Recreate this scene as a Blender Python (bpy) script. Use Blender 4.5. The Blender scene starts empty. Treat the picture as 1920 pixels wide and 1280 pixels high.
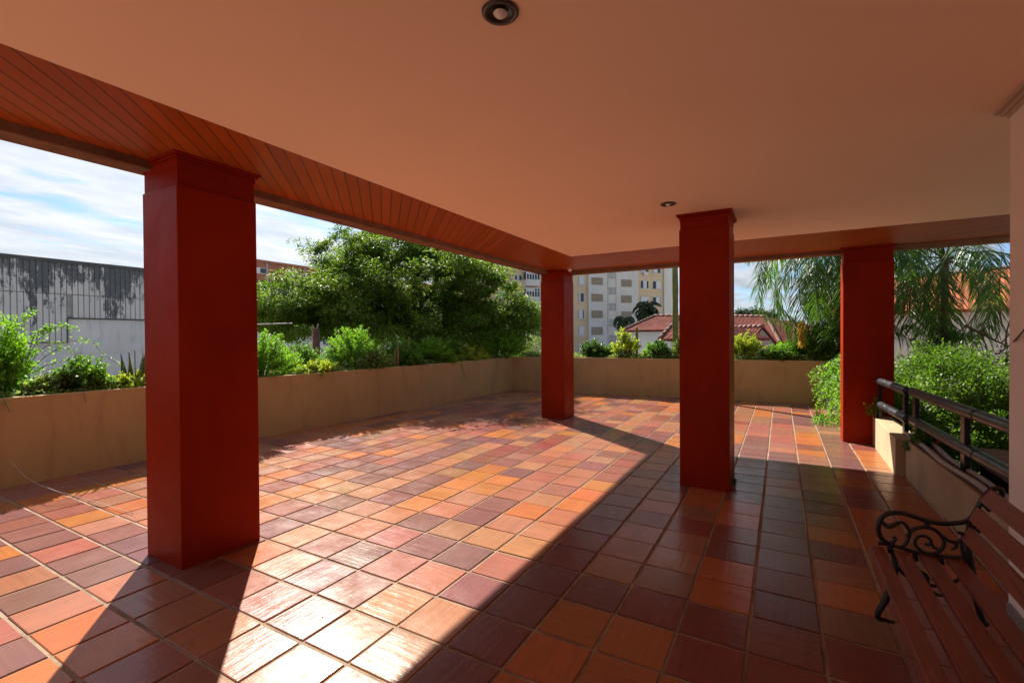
import bpy, math, random
import numpy as np
random.seed(7); RNG = np.random.default_rng(11)
C = bpy.context.scene.collection
sc = bpy.context.scene
U = 1.4                      # metres per survey unit (camera height)
R = math.radians
# ------------------------------------------------------------------ camera
YAW, PITCH, ROLL, F = R(-29.66771), R(-0.5767), R(-0.37498), 885.013
def _basis():
    cy, sy, cp, sp = math.cos(YAW), math.sin(YAW), math.cos(PITCH), math.sin(PITCH)
    f = np.array([sy*cp, cy*cp, sp]); r = np.array([cy, -sy, 0.]); u = np.cross(r, f)
    cr, sr = math.cos(ROLL), math.sin(ROLL)
    return r*cr+u*sr, u*cr-r*sr, f
CR, CU, CF = _basis()
CAM = np.array([0, 0, U])
def ray(x, y): return CF*F + CR*(x-960) + CU*(640-y)
def at(x, y, D): return CAM + ray(x, y)/F*D                    # survey point at depth D (m)
def onx(x, y, X): d = ray(x, y); return CAM + d*((X-CAM[0])/d[0])
def ony(x, y, Y): d = ray(x, y); return CAM + d*((Y-CAM[1])/d[1])
def onz(x, y, Z): d = ray(x, y); return CAM + d*((Z-CAM[2])/d[2])
from mathutils import Matrix, Vector
cd = bpy.data.cameras.new('camera'); cam = bpy.data.objects.new('camera', cd); C.objects.link(cam)
cam.matrix_world = Matrix(((CR[0], CU[0], -CF[0], 0), (CR[1], CU[1], -CF[1], 0), (CR[2], CU[2], -CF[2], U), (0, 0, 0, 1)))
cd.sensor_width = 36; cd.sensor_fit = 'HORIZONTAL'; cd.lens = F/1920*36; cd.clip_start = 0.02; cd.clip_end = 3000
sc.camera = cam
# ------------------------------------------------------------------ helpers
def tag(o, label=None, cat=None, group=None, kind=None):
    if label: o['label'] = label
    if cat: o['category'] = cat
    if group: o['group'] = group
    if kind: o['kind'] = kind
    return o
def thing(name, label, cat, loc, group=None):
    o = bpy.data.objects.new(name, None); C.objects.link(o); o.location = tuple(float(v) for v in loc)
    o.empty_display_size = .1
    return tag(o, label, cat, group)
def wloc(o):
    v = Vector((0, 0, 0))
    while o is not None:
        v += o.location; o = o.parent
    return v
class MB:
    def __init__(s): s.v = []; s.f = []; s.sm = []
    def add(s, vs, fs, smooth=False):
        n = len(s.v); s.v += [tuple(float(c) for c in p) for p in vs]
        s.f += [tuple(i+n for i in f) for f in fs]; s.sm += [smooth]*len(fs); return s
    def box(s, x0, x1, y0, y1, z0, z1):
        return s.add([(x, y, z) for z in (z0, z1) for y in (y0, y1) for x in (x0, x1)],
                     [(0, 2, 3, 1), (4, 5, 7, 6), (0, 1, 5, 4), (2, 6, 7, 3), (0, 4, 6, 2), (1, 3, 7, 5)])
    def hexa(s, p):  # 8 points: bottom ring 0-3, top ring 4-7
        return s.add(p, [(3, 2, 1, 0), (4, 5, 6, 7), (0, 1, 5, 4), (1, 2, 6, 5), (2, 3, 7, 6), (3, 0, 4, 7)])
    def prism(s, poly, h0, h1):  # vertical prism over plan polygon (ccw)
        n = len(poly)
        vs = [(x, y, h0) for x, y in poly]+[(x, y, h1) for x, y in poly]
        return s.add(vs, [tuple(range(n))[::-1], tuple(range(n, 2*n))]+[(i, (i+1) % n, n+(i+1) % n, n+i) for i in range(n)])
    def tube(s, path, rad, n=8, cap=True, flat=None):
        P = [np.array(p, float) for p in path]; m = len(P)
        if not hasattr(rad, '__len__'): rad = [rad]*m
        vs = []; prev = None
        for i in range(m):
            t = P[min(i+1, m-1)]-P[max(i-1, 0)]; t = t/(np.linalg.norm(t)+1e-12)
            if prev is None:
                a = np.array([0, 0, 1.]) if abs(t[2]) < .9 else np.array([1., 0, 0])
                b = np.cross(t, a)
            else: b = prev-t*np.dot(prev, t)
            b /= np.linalg.norm(b)+1e-12; prev = b; c = np.cross(t, b)
            for k in range(n):
                an = 2*math.pi*k/n; vs.append(P[i]+rad[i]*(b*math.cos(an)+c*math.sin(an)))
        fs = [(i*n+k, i*n+(k+1) % n, (i+1)*n+(k+1) % n, (i+1)*n+k) for i in range(m-1) for k in range(n)]
        if cap: fs += [tuple(range(n))[::-1], tuple((m-1)*n+k for k in range(n))]
        return s.add(vs, fs, True)
    def lathe(s, prof, c, n=32):
        m = len(prof); vs = [(c[0]+r*math.cos(2*math.pi*k/n), c[1]+r*math.sin(2*math.pi*k/n), c[2]+z) for r, z in prof for k in range(n)]
        return s.add(vs, [(i*n+k, i*n+(k+1) % n, (i+1)*n+(k+1) % n, (i+1)*n+k) for i in range(m-1) for k in range(n)], True)
    def build(s, name, mat, parent=None, bevel=0, seg=2):
        me = bpy.data.meshes.new(name); off = wloc(parent) if parent else Vector((0, 0, 0))
        me.from_pydata([(v[0]-off.x, v[1]-off.y, v[2]-off.z) for v in s.v], [], s.f)
        me.polygons.foreach_set('use_smooth', s.sm)
        me.materials.append(mat); me.update()
        o = bpy.data.objects.new(name, me); C.objects.link(o); o.parent = parent
        if bevel:
            b = o.modifiers.new('Bevel', 'BEVEL'); b.width = bevel; b.segments = seg; b.limit_method = 'ANGLE'
        return o
def spline(pts, n=6):
    P = [np.array(p, float) for p in pts]; P = [2*P[0]-P[1]]+P+[2*P[-1]-P[-2]]; out = []
    for i in range(1, len(P)-2):
        for k in range(n):
            t = k/n; a, b, c, d = P[i-1], P[i], P[i+1], P[i+2]
            out.append(.5*((2*b)+(-a+c)*t+(2*a-5*b+4*c-d)*t*t+(-a+3*b-3*c+d)*t**3))
    return out+[P[-2]]
def nrm(a): return a/(np.linalg.norm(a, axis=-1, keepdims=True)+1e-9)
def leaves(name, pos, dirs, nor, L, Wd, mat, parent, fold=.18):
    """one mesh of many leaf faces: each a folded rhombus"""
    pos = np.asarray(pos, float); n = len(pos); dirs = nrm(np.asarray(dirs, float)); nor = np.asarray(nor, float)
    side = nrm(np.cross(dirs, nor)); nor = nrm(np.cross(side, dirs))
    L = np.broadcast_to(np.asarray(L, float), (n,))[:, None]; Wd = np.broadcast_to(np.asarray(Wd, float), (n,))[:, None]
    off = np.array(wloc(parent)) if parent else np.zeros(3)
    v = np.empty((n, 4, 3)); mid = pos+dirs*L*.45
    v[:, 0] = pos; v[:, 2] = pos+dirs*L-nor*L*fold*.6
    v[:, 1] = mid+side*Wd*.5+nor*Wd*fold; v[:, 3] = mid-side*Wd*.5+nor*Wd*fold
    v = (v-off).reshape(-1, 3)
    me = bpy.data.meshes.new(name); me.vertices.add(4*n); me.vertices.foreach_set('co', v.ravel())
    me.loops.add(4*n); me.loops.foreach_set('vertex_index', np.arange(4*n, dtype=np.int32))
    me.polygons.add(n); me.polygons.foreach_set('loop_start', np.arange(0, 4*n, 4, dtype=np.int32))
    try: me.polygons.foreach_set('loop_total', np.full(n, 4, dtype=np.int32))
    except Exception: pass
    me.materials.append(mat); me.update(calc_edges=True); me.validate()
    o = bpy.data.objects.new(name, me); C.objects.link(o); o.parent = parent
    return o
def unit(n): return nrm(RNG.normal(size=(n, 3)))
# ------------------------------------------------------------------ materials
class NT:
    def __init__(s, name):
        s.m = bpy.data.materials.new(name); s.m.use_nodes = True; s.t = s.m.node_tree; s.n = s.t.nodes
        s.b = s.n['Principled BSDF']; s.out = s.n['Material Output']
    def new(s, t, **kw):
        nd = s.n.new(t)
        for k, v in kw.items(): setattr(nd, k, v)
        return nd
    def link(s, a, b): s.t.links.new(a, b)
    def coord(s, kind='Object'):
        return s.new('ShaderNodeTexCoord').outputs[kind]
    def pos(s): return s.new('ShaderNodeNewGeometry').outputs['Position']
    def map(s, src, scale=(1, 1, 1), rot=(0, 0, 0), loc=(0, 0, 0)):
        m = s.new('ShaderNodeMapping'); m.inputs['Scale'].default_value = scale; m.inputs['Rotation'].default_value = rot; m.inputs['Location'].default_value = loc
        s.link(src, m.inputs['Vector']); return m.outputs[0]
    def noise(s, vec, scale, detail=4, rough=.55, out='Fac'):
        n = s.new('ShaderNodeTexNoise'); n.inputs['Scale'].default_value = scale; n.inputs['Detail'].default_value = detail; n.inputs['Roughness'].default_value = rough
        if vec is not None: s.link(vec, n.inputs['Vector'])
        return n.outputs[out]
    def ramp(s, fac, stops, interp='LINEAR'):
        r = s.new('ShaderNodeValToRGB'); r.color_ramp.interpolation = interp; e = r.color_ramp.elements
        while len(e) < len(stops): e.new(.5)
        for i, (p, c) in enumerate(stops):
            e[i].position = p; e[i].color = (*c, 1) if hasattr(c, '__len__') else (c, c, c, 1)
        s.link(fac, r.inputs[0]); return r.outputs[0]
    def mix(s, fac, a, b, mode='MIX'):
        m = s.new('ShaderNodeMix'); m.data_type = 'RGBA'; m.blend_type = mode
        for k, v in ((0, fac), (6, a), (7, b)):
            if hasattr(v, 'is_linked'): s.link(v, m.inputs[k])
            elif hasattr(v, '__len__'): m.inputs[k].default_value = (*v[:3], 1)
            else: m.inputs[k].default_value = v
        return m.outputs[2]
    def math(s, op, a, b=0.):
        m = s.new('ShaderNodeMath', operation=op)
        for k, v in ((0, a), (1, b)):
            if hasattr(v, 'is_linked'): s.link(v, m.inputs[k])
            else: m.inputs[k].default_value = v
        return m.outputs[0]
    def sep(s, vec):
        n = s.new('ShaderNodeSeparateXYZ'); s.link(vec, n.inputs[0]); return n.outputs
    def bump(s, h, strength=.3, dist=.01, normal=None):
        b = s.new('ShaderNodeBump'); b.inputs['Strength'].default_value = strength; b.inputs['Distance'].default_value = dist
        s.link(h, b.inputs['Height'])
        if normal is not None: s.link(normal, b.inputs['Normal'])
        return b.outputs[0]
    def set(s, color=None, rough=None, normal=None, spec=None, metal=None):
        for key, v in (('Base Color', color), ('Roughness', rough), ('Normal', normal), ('Specular IOR Level', spec), ('Metallic', metal)):
            if v is None: continue
            if hasattr(v, 'is_linked'): s.link(v, s.b.inputs[key])
            elif hasattr(v, '__len__'): s.b.inputs[key].default_value = (*v, 1)
            else: s.b.inputs[key].default_value = v
        return s.m
def paint(name, col, rough=.5, var=.12, vs=1.5, grain=260, gs=.15, spec=.5, dirt=None, gd=.002):
    m = NT(name); p = m.pos()
    n = m.noise(p, vs, 5)
    a = tuple(c*(1-var) for c in col); b = tuple(min(1, c*(1+var)) for c in col)
    c = m.ramp(n, [(.3, a), (.7, b)])
    if dirt:
        d = m.noise(m.map(p, (1, 1, .25)), 3.2, 8, .7)
        c = m.mix(m.ramp(d, [(.52, 0.), (.74, .8)]), c, dirt)
    rr = m.ramp(m.noise(p, 7, 4), [(.3, max(.02, rough-.07)), (.7, min(1, rough+.07))])
    return m.set(c, rr, m.bump(m.noise(p, grain, 3), gs, gd), spec)
def leafmat(name, cols, rough=.42, trans=.4, tcol=None, spec=.22):
    m = NT(name); g = m.new('ShaderNodeNewGeometry')
    n = len(cols)
    c = m.ramp(g.outputs['Random Per Island'], [(i/max(1, n-1), cc) for i, cc in enumerate(cols)])
    cl = m.noise(g.outputs['Position'], 2.3, 2)
    c = m.mix(m.ramp(cl, [(.35, 0.), (.7, .45)]), c, tuple(min(1, x*1.5) for x in cols[-1]))
    m.set(c, rough, None, spec)
    t = m.new('ShaderNodeBsdfTranslucent'); tc = m.mix(1., c, tcol or (1.7, 1.9, .55), 'MULTIPLY'); m.link(tc, t.inputs[0])
    ms = m.new('ShaderNodeMixShader'); ms.inputs[0].default_value = trans
    m.link(m.b.outputs[0], ms.inputs[1]); m.link(t.outputs[0], ms.inputs[2]); m.link(ms.outputs[0], m.out.inputs[0])
    return m.m
M = {}
M['column'] = paint('oxide red gloss paint', (.255, .018, .0018), .42, .14, 1.6, 330, .28, .07, (.20, .014, .004), .003)
M['capital'] = paint('oxide red trim paint', (.25, .015, .0015), .5, .1, 2, 200, .1, .08)
M['ceiling'] = paint('cream ceiling plaster', (.91, .68, .505), .85, .045, .5, 220, .12, .2)
M['parapet'] = paint('ochre render', (.44, .295, .125), .8, .09, 1.1, 150, .45, .25, (.27, .17, .085), .004)
M['white_wall'] = paint('white wall paint', (.84, .76, .70), .7, .05, 1.1, 130, .35, .25, None, .003)
M['trim'] = paint('painted cornice', (.5, .38, .3), .7, .08, 3)
M['skirting'] = paint('grey granite skirting', (.22, .21, .2), .5, .25, 40)
M['stucco'] = paint('rough brown stucco', (.24, .135, .085), .95, .2, 9, 90, 1., .1, None, .008)
M['cap'] = paint('wall cap cement', (.17, .13, .105), .85, .2, 7, 90, .5, .2, None, .004)
M['lowwall'] = paint('beige render', (.42, .32, .2), .8, .1, 2.4, 150, .45, .25, (.26, .19, .12), .004)
M['black_metal'] = paint('black enamel steel', (.011, .012, .014), .3, .3, 6, 160, .1)
M['rail'] = paint('black enamel tube', (.018, .020, .026), .36, .2, 5, 90, .02)
M['iron'] = paint('black cast iron', (.010, .009, .009), .42, .4, 30, 160, .5)
M['conduit'] = paint('grey plastic conduit', (.34, .29, .27), .55, .15, 14, 90, .1)
M['concrete'] = paint('grey concrete', (.22, .19, .16), .9, .25, 7, 60, .6, .2)
M['soil'] = paint('dark soil', (.035, .025, .016), 1., .5, 22, 40, 1., .1)
M['bark'] = paint('dark bark', (.045, .033, .025), .95, .4, 18, 30, 1., .1, None, .02)
M['palm_trunk'] = paint('grey palm trunk', (.17, .13, .085), .95, .3, 9, 30, 1., .1, None, .015)
M['twig'] = paint('thin brown twig', (.09, .06, .035), .9, .3, 18, 60, .4)
M['green_stem'] = paint('green stem', (.07, .12, .03), .7, .3, 18, 60, .2)
M['pale_root'] = paint('dry pale tendril', (.42, .36, .3), .8, .2, 18)
M['ground'] = paint('street ground', (.42, .39, .33), .95, .3, .3, 4, .3)
M['rust'] = paint('rusty brown post', (.12, .06, .04), .9, .4, 9)
M['glass'] = paint('window glass dark', (.04, .05, .065), .12, .3, .8)
M['shutter'] = paint('white roller shutter', (.55, .58, .62), .6, .08, 3)
M['winframe'] = paint('white window frame', (.6, .6, .6), .5, .05, 3)
M['apt_white'] = paint('apartment pale wall', (.60, .60, .58), .9, .08, .35, 20, .2, .2, (.42, .42, .41))
M['apt_beige'] = paint('apartment yellow tile cladding', (.60, .47, .31), .8, .08, .4, 20, .2, .2)
M['brickred'] = paint('red brick wall', (.33, .13, .085), .9, .15, .6, 20, .3)
M['greygable'] = paint('stained grey render', (.27, .25, .24), .95, .2, .7, 20, .3, .1, (.12, .11, .11))
M['pinkwall'] = paint('pale pink render', (.50, .44, .42), .95, .08, .6, 20, .3, .1)
M['bluewall'] = paint('pale blue-white render', (.42, .45, .50), .9, .06, .6, 20, .3, .1)
M['ring'] = paint('dark bronze lamp ring', (.035, .026, .02), .4, .3, 30)
M['bulb'] = paint('frosted bulb glass', (.75, .68, .62), .2, .04, 30)
M['cloth'] = paint('white cloth', (.62, .58, .56), .9, .1, 9, 60, .4)
M['flower'] = paint('red petals', (.5, .02, .02), .6, .2, 30)
M['whiteflower'] = paint('white petals', (.8, .8, .74), .6, .1, 30)
M['bench_wood'] = None
def mk_bench_wood():
    m = NT('reddish painted bench slat'); p = m.coord()
    g = m.noise(m.map(p, (60, 3, 60)), 2., 6, .6)
    c = m.ramp(g, [(.3, (.12, .028, .014)), (.7, (.26, .066, .033))])
    w = m.noise(m.map(p, (30, 5, 30)), 2.3, 8, .7)
    c = m.mix(m.ramp(w, [(.58, 0.), (.74, .5)]), c, (.36, .17, .12))
    return m.set(c, m.ramp(g, [(.3, .42), (.7, .58)]), m.bump(g, .25, .002), .4)
M['bench_wood'] = mk_bench_wood()
def mk_soffit():
    m = NT('varnished diagonal plank soffit'); p = m.pos()
    x, y, z = m.sep(p)
    s = m.math('DIVIDE', m.math('ADD', x, y), 0.0815*U)           # board index runs across the diagonal
    fr = m.math('FRACT', s); idx = m.math('FLOOR', s)
    d = m.math('ABSOLUTE', m.math('SUBTRACT', fr, .5))             # .5 at the joint
    wn = m.new('ShaderNodeTexWhiteNoise', noise_dimensions='1D'); m.link(idx, wn.inputs['W'])
    rot = m.map(p, (1, 1, 1), (0, 0, R(45)))
    g = m.noise(m.map(rot, (2.2, 42, 42), (0, 0, R(0))), 1.6, 7, .6)
    g2 = m.noise(m.map(p, (1, 1, 1)), 1.1, 3)
    base = m.ramp(wn.outputs[0], [(0., (.34, .070, .010)), (.5, (.42, .095, .014)), (1., (.31, .058, .008))])
    c = m.mix(m.ramp(g, [(.35, .0), (.7, .45)]), base, (.20, .036, .006))
    c = m.mix(m.ramp(g2, [(.4, 0.), (.7, .25)]), c, (.46, .13, .02))
    gr = m.ramp(d, [(.455, 0.), (.485, 1.)])
    c = m.mix(gr, c, (.028, .009, .004))
    h = m.math('SUBTRACT', m.math('MULTIPLY', g, .05), gr)
    return m.set(c, .45, m.bump(h, .7, .004), .22)
M['soffit'] = mk_soffit()
def mk_tile():
    m = NT('glazed terracotta tile'); a = m.new('ShaderNodeAttribute', attribute_name='tint'); c0 = a.outputs['Color']
    p = m.pos(); g = m.new('ShaderNodeNewGeometry'); rnd = g.outputs['Random Per Island']
    off = m.new('ShaderNodeCombineXYZ'); m.link(m.math('MULTIPLY', rnd, 37.), off.inputs[0]); m.link(m.math('MULTIPLY', rnd, 91.), off.inputs[1])
    va = m.new('ShaderNodeVectorMath', operation='ADD'); m.link(p, va.inputs[0]); m.link(off.outputs[0], va.inputs[1]); q = va.outputs[0]
    sa = m.noise(m.map(q, (1.2, 15, 1)), 2.2, 6, .6); sb = m.noise(m.map(q, (17, 1.3, 1)), 2.2, 6, .6)
    st = m.mix(m.math('GREATER_THAN', m.math('FRACT', m.math('MULTIPLY', rnd, 7.31)), .4), sa, sb)   # drag streaks along the tile
    bl = m.noise(q, 6., 4, .6)
    c = m.mix(m.ramp(st, [(.36, 0.), (.68, .55)]), c0, m.mix(1., c0, (.52, .50, .60), 'MULTIPLY'))
    c = m.mix(m.ramp(bl, [(.42, 0.), (.75, .38)]), c, m.mix(1., c0, (1.35, 1.3, 1.15), 'MULTIPLY'))
    sp = m.noise(q, 130., 2); c = m.mix(m.ramp(sp, [(.70, 0.), (.78, .5)]), c, (.05, .02, .02))
    wr = m.noise(p, 1.4, 5, .65); c = m.mix(m.ramp(wr, [(.35, .14), (.75, .36)]), c, (.25, .155, .115))  # dusty film; also puts a veil of sky reflection into the tile colour
    ro = m.ramp(m.noise(q, 4.5, 5, .65), [(.3, .15), (.7, .29)])
    h = m.math('ADD', m.math('MULTIPLY', st, .7), m.math('MULTIPLY', m.noise(q, 26, 3), .35))
    return m.set(c, ro, m.bump(h, .58, .004), .15)
M['tile'] = mk_tile()
M['grout'] = paint('sandy cement grout', (.27, .20, .145), .95, .3, 5, 120, .8, .1, (.12, .09, .07), .003)
def mk_rooftile(name, c1, c2, sx=.24, sy=.33):
    m = NT(name); uv = m.new('ShaderNodeAttribute', attribute_name='rt').outputs['Vector']
    x, y, z = m.sep(uv)
    fx = m.math('ABSOLUTE', m.math('SUBTRACT', m.math('FRACT', m.math('DIVIDE', x, sx)), .5))
    fy = m.math('FRACT', m.math('DIVIDE', y, sy))
    ix = m.math('FLOOR', m.math('DIVIDE', x, sx)); iy = m.math('FLOOR', m.math('DIVIDE', y, sy))
    wn = m.new('ShaderNodeTexWhiteNoise', noise_dimensions='2D'); cb = m.new('ShaderNodeCombineXYZ'); m.link(ix, cb.inputs[0]); m.link(iy, cb.inputs[1]); m.link(cb.outputs[0], wn.inputs['Vector'])
    c = m.ramp(wn.outputs[0], [(0., c1), (1., c2)])
    c = m.mix(m.ramp(m.noise(m.pos(), 1.3, 6, .7), [(.45, 0.), (.75, .6)]), c, (.06, .045, .04))
    h = m.math('ADD', m.math('MULTIPLY', m.ramp(fx, [(.0, 1.), (.5, 0.)]), 1.), m.math('MULTIPLY', fy, -.8))
    return m.set(c, .9, m.bump(h, .7, .05), .06)
M['roof_dark'] = mk_rooftile('weathered red roof tiles', (.085, .022, .018), (.13, .036, .028))
M['roof_orange'] = mk_rooftile('orange roof tiles', (.24, .07, .03), (.34, .115, .055))
def mk_cobogo(name, n=(9, 6), base=(.36, .31, .26)):
    m = NT(name); uv = m.coord('Generated'); x, y, z = m.sep(uv)
    return m
def mk_warehouse():
    m = NT('peeling painted cladding'); p = m.pos(); x, y, z = m.sep(p)
    s = m.math('DIVIDE', y, .20); fr = m.math('FRACT', s); idx = m.math('FLOOR', s)
    wn = m.new('ShaderNodeTexWhiteNoise', noise_dimensions='1D'); m.link(idx, wn.inputs['W'])
    joint = m.ramp(m.math('ABSOLUTE', m.math('SUBTRACT', fr, .5)), [(.40, 0.), (.46, 1.)])
    pn = m.noise(m.map(p, (1, 1.7, .6)), 2.1, 12, .80)
    band = m.ramp(m.noise(m.map(p, (1, .55, .05)), .9, 5, .65), [(.3, 0.), (.7, 1.)])
    zz = m.math('MULTIPLY', m.math('SUBTRACT', z, 3.55), .085)        # paint has flaked most towards the top of the sheets
    k = m.math('ADD', m.math('ADD', pn, m.math('MULTIPLY', m.math('SUBTRACT', band, .5), .30)), zz)
    k = m.math('ADD', k, m.math('MULTIPLY', m.math('SUBTRACT', wn.outputs[0], .5), .08))
    peel = m.ramp(k, [(.515, 0.), (.545, 1.)])
    c = m.mix(m.noise(p, 1.4, 5), (.46, .47, .49), (.55, .56, .58))
    c = m.mix(m.math('MULTIPLY', joint, .55), c, (.14, .14, .15))
    c = m.mix(peel, c, m.mix(m.noise(p, 9, 5), (.06, .07, .085), (.15, .165, .185)))
    return m.set(c, .85, m.bump(peel, .3, -.01), .2)
M['cladding'] = mk_warehouse()
M['wh_block'] = paint('whitewashed block wall', (.55, .57, .60), .9, .07, .8, 12, .3, .1, (.30, .30, .33))
M['wh_trim'] = paint('dark zinc coping', (.06, .065, .075), .7, .2, 3)
# foliage
M['lf_tree'] = leafmat('tree leaves', [(.023, .057, .019), (.047, .108, .024), (.085, .155, .028), (.15, .205, .034)], 0.55, 0.42)
M['lf_bright'] = leafmat('fresh green leaves', [(.065, .15, .018), (.10, .22, .025), (.16, .28, .035)], 0.5, 0.5)
M['lf_mid'] = leafmat('mid green leaves', [(.045, .11, .016), (.075, .16, .022), (.11, .20, .03)], 0.45, 0.42)
M['lf_dark'] = leafmat('dark glossy leaves', [(.025, .065, .014), (.045, .10, .018), (.065, .14, .025)], 0.38, 0.34)
M['lf_yellow'] = leafmat('yellow green leaves', [(.15, .22, .025), (.24, .30, .04), (.34, .36, .06)], 0.5, 0.45)
M['lf_vari'] = leafmat('variegated leaves', [(.06, .13, .025), (.12, .18, .045), (.38, .42, .24), (.09, .15, .03)], 0.5, 0.38)
M['lf_hedge'] = leafmat('hedge leaves', [(.016, .046, .010), (.034, .09, .013), (.065, .145, .019), (.13, .20, .03)], 0.42, 0.42)
M['lf_palm'] = leafmat('palm leaflets', [(.024, .06, .02), (.042, .098, .025), (.075, .14, .03)], 0.35, 0.32)
M['lf_far'] = leafmat('distant foliage', [(.014, .028, .014), (.03, .05, .02)], .6, .2)
M['lf_orange'] = leafmat('yellow palm inflorescence', [(.30, .20, .02), (.42, .30, .04)], .6, .35, (1.3, 1.1, .4))
M['cactus'] = paint('cactus skin', (.14, .19, .045), .55, .25, 5, 60, .3)
M['cactus_olive'] = paint('olive cactus skin', (.16, .17, .05), .6, .25, 9, 60, .3)
M['spine'] = paint('pale cactus areoles', (.5, .46, .36), .8, .2, 40)
def mk_snake():
    m = NT('banded snake plant blade'); p = m.coord(); b = m.noise(m.map(p, (3, 3, 26)), 2., 4)
    return m.set(m.ramp(b, [(.4, (.03, .07, .02)), (.6, (.12, .17, .05))]), .4)
M['snake'] = mk_snake()
# ------------------------------------------------------------------ ground, floor
mb = MB(); GZ = -3.6
mb.add([(-1500, -1500, GZ), (1500, -1500, GZ), (1500, 1500, GZ), (-1500, 1500, GZ)], [(0, 1, 2, 3)])
tag(mb.build('ground', M['ground']), kind='structure')
# plan of the parapet's inner face, survey units
LW = [(-4.58, -3.2), (-4.56, 2.8), (-4.43, 5.4), (-4.40, 7.75)]
FWL = [(-3.75, 7.78), (-3.05, 7.80), (.56, 8.10)]
RX0 = .735
mb = MB()
plan = [(p[0]*U-.1, p[1]*U) for p in LW]+[(p[0]*U, p[1]*U+.1) for p in FWL]+[(.9*U, 8.2*U), (.9*U, -3.2*U)]
mb.prism(plan[::-1], -.35, -.006)
tag(mb.build('terrace_slab', M['grout']), kind='structure')
W0, X0 = .21281954, -.9457894
YL = {-3: .9973, -2: 1.21015, -1: 1.42931, 0: 1.65083, 1: 1.8714, 2: 2.08079, 3: 2.28974, 4: 2.50484, 5: 2.7123, 6: 2.92196, 7: 3.13686}
def yl(j): return YL[j] if j in YL else (YL[7]+(j-7)*.2115 if j > 7 else YL[-3]+(j+3)*.2165)
OR, TC, PK, PU, MR, BR = (.375, .112, .024), (.32, .130, .066), (.275, .092, .062), (.145, .052, .054), (.185, .045, .034), (.25, .100, .05)
KEY = {'o': OR, 't': TC, 'k': PK, 'p': PU, 'm': MR, 'b': BR}
SEEN = {-4: {-5: 't', -4: 't', -3: 'k', -2: 't', -1: 'k', 0: 'm', 1: 'o', 2: 'm', 3: 'm'},
        -3: {-8: 'p', -7: 'm', -6: 'm', -5: 'k', -4: 'k', -3: 'k', -2: 't', -1: 't', 0: 'p', 1: 'o', 2: 'm', 3: 'm'},
        -2: {-9: 't', -8: 'p', -7: 'm', -6: 'o', -5: 't', -4: 'p', -3: 'b', -2: 't', -1: 't', 0: 'p', 1: 'o', 2: 'o', 3: 'o', 4: 'm'},
        -1: {-8: 't', -7: 'p', -6: 't', -5: 'k', -4: 'p', -3: 'k', -2: 't', -1: 'p', 0: 'p', 1: 'o', 2: 'o', 3: 'm', 4: 'm', 5: 'm'},
        0: {-5: 't', -4: 'k', -3: 'p', -2: 'p', -1: 'k', 0: 'p', 1: 'p', 2: 'm', 3: 'm', 4: 'm', 5: 'm'},
        1: {-4: 'p', -3: 't', -2: 't', -1: 't', 0: 'p', 1: 't', 2: 'b', 3: 'o', 4: 'p', 5: 'b'},
        2: {-4: 't', -3: 'p', -2: 't', -1: 't', 0: 'p', 1: 't', 2: 't', 3: 'o', 4: 'p', 5: 'o'},
        3: {-4: 't', -3: 'p', -2: 'o', -1: 'k', 0: 'p', 1: 'k', 2: 't', 3: 'm', 4: 'p', 5: 'b'},
        4: {-2: 't', -1: 'o', 0: 'p', 1: 'm', 2: 'm', 3: 'm', 4: 'p', 5: 'p'}, 5: {0: 'p', 1: 'k', 2: 'b', 3: 'o', 4: 'p', 5: 'o'},
        6: {-1: 'o', 0: 'm', 1: 'k', 2: 'o', 3: 'o', 4: 'p', 5: 'b'}, 7: {1: 'p', 2: 'o', 3: 'm', 4: 'p', 5: 'p'}}
def inside(x, y):
    lx = np.interp(y, [p[1] for p in LW], [p[0] for p in LW])
    fy = np.interp(x, [p[0] for p in FWL], [p[1] for p in FWL])
    return lx, fy
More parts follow.
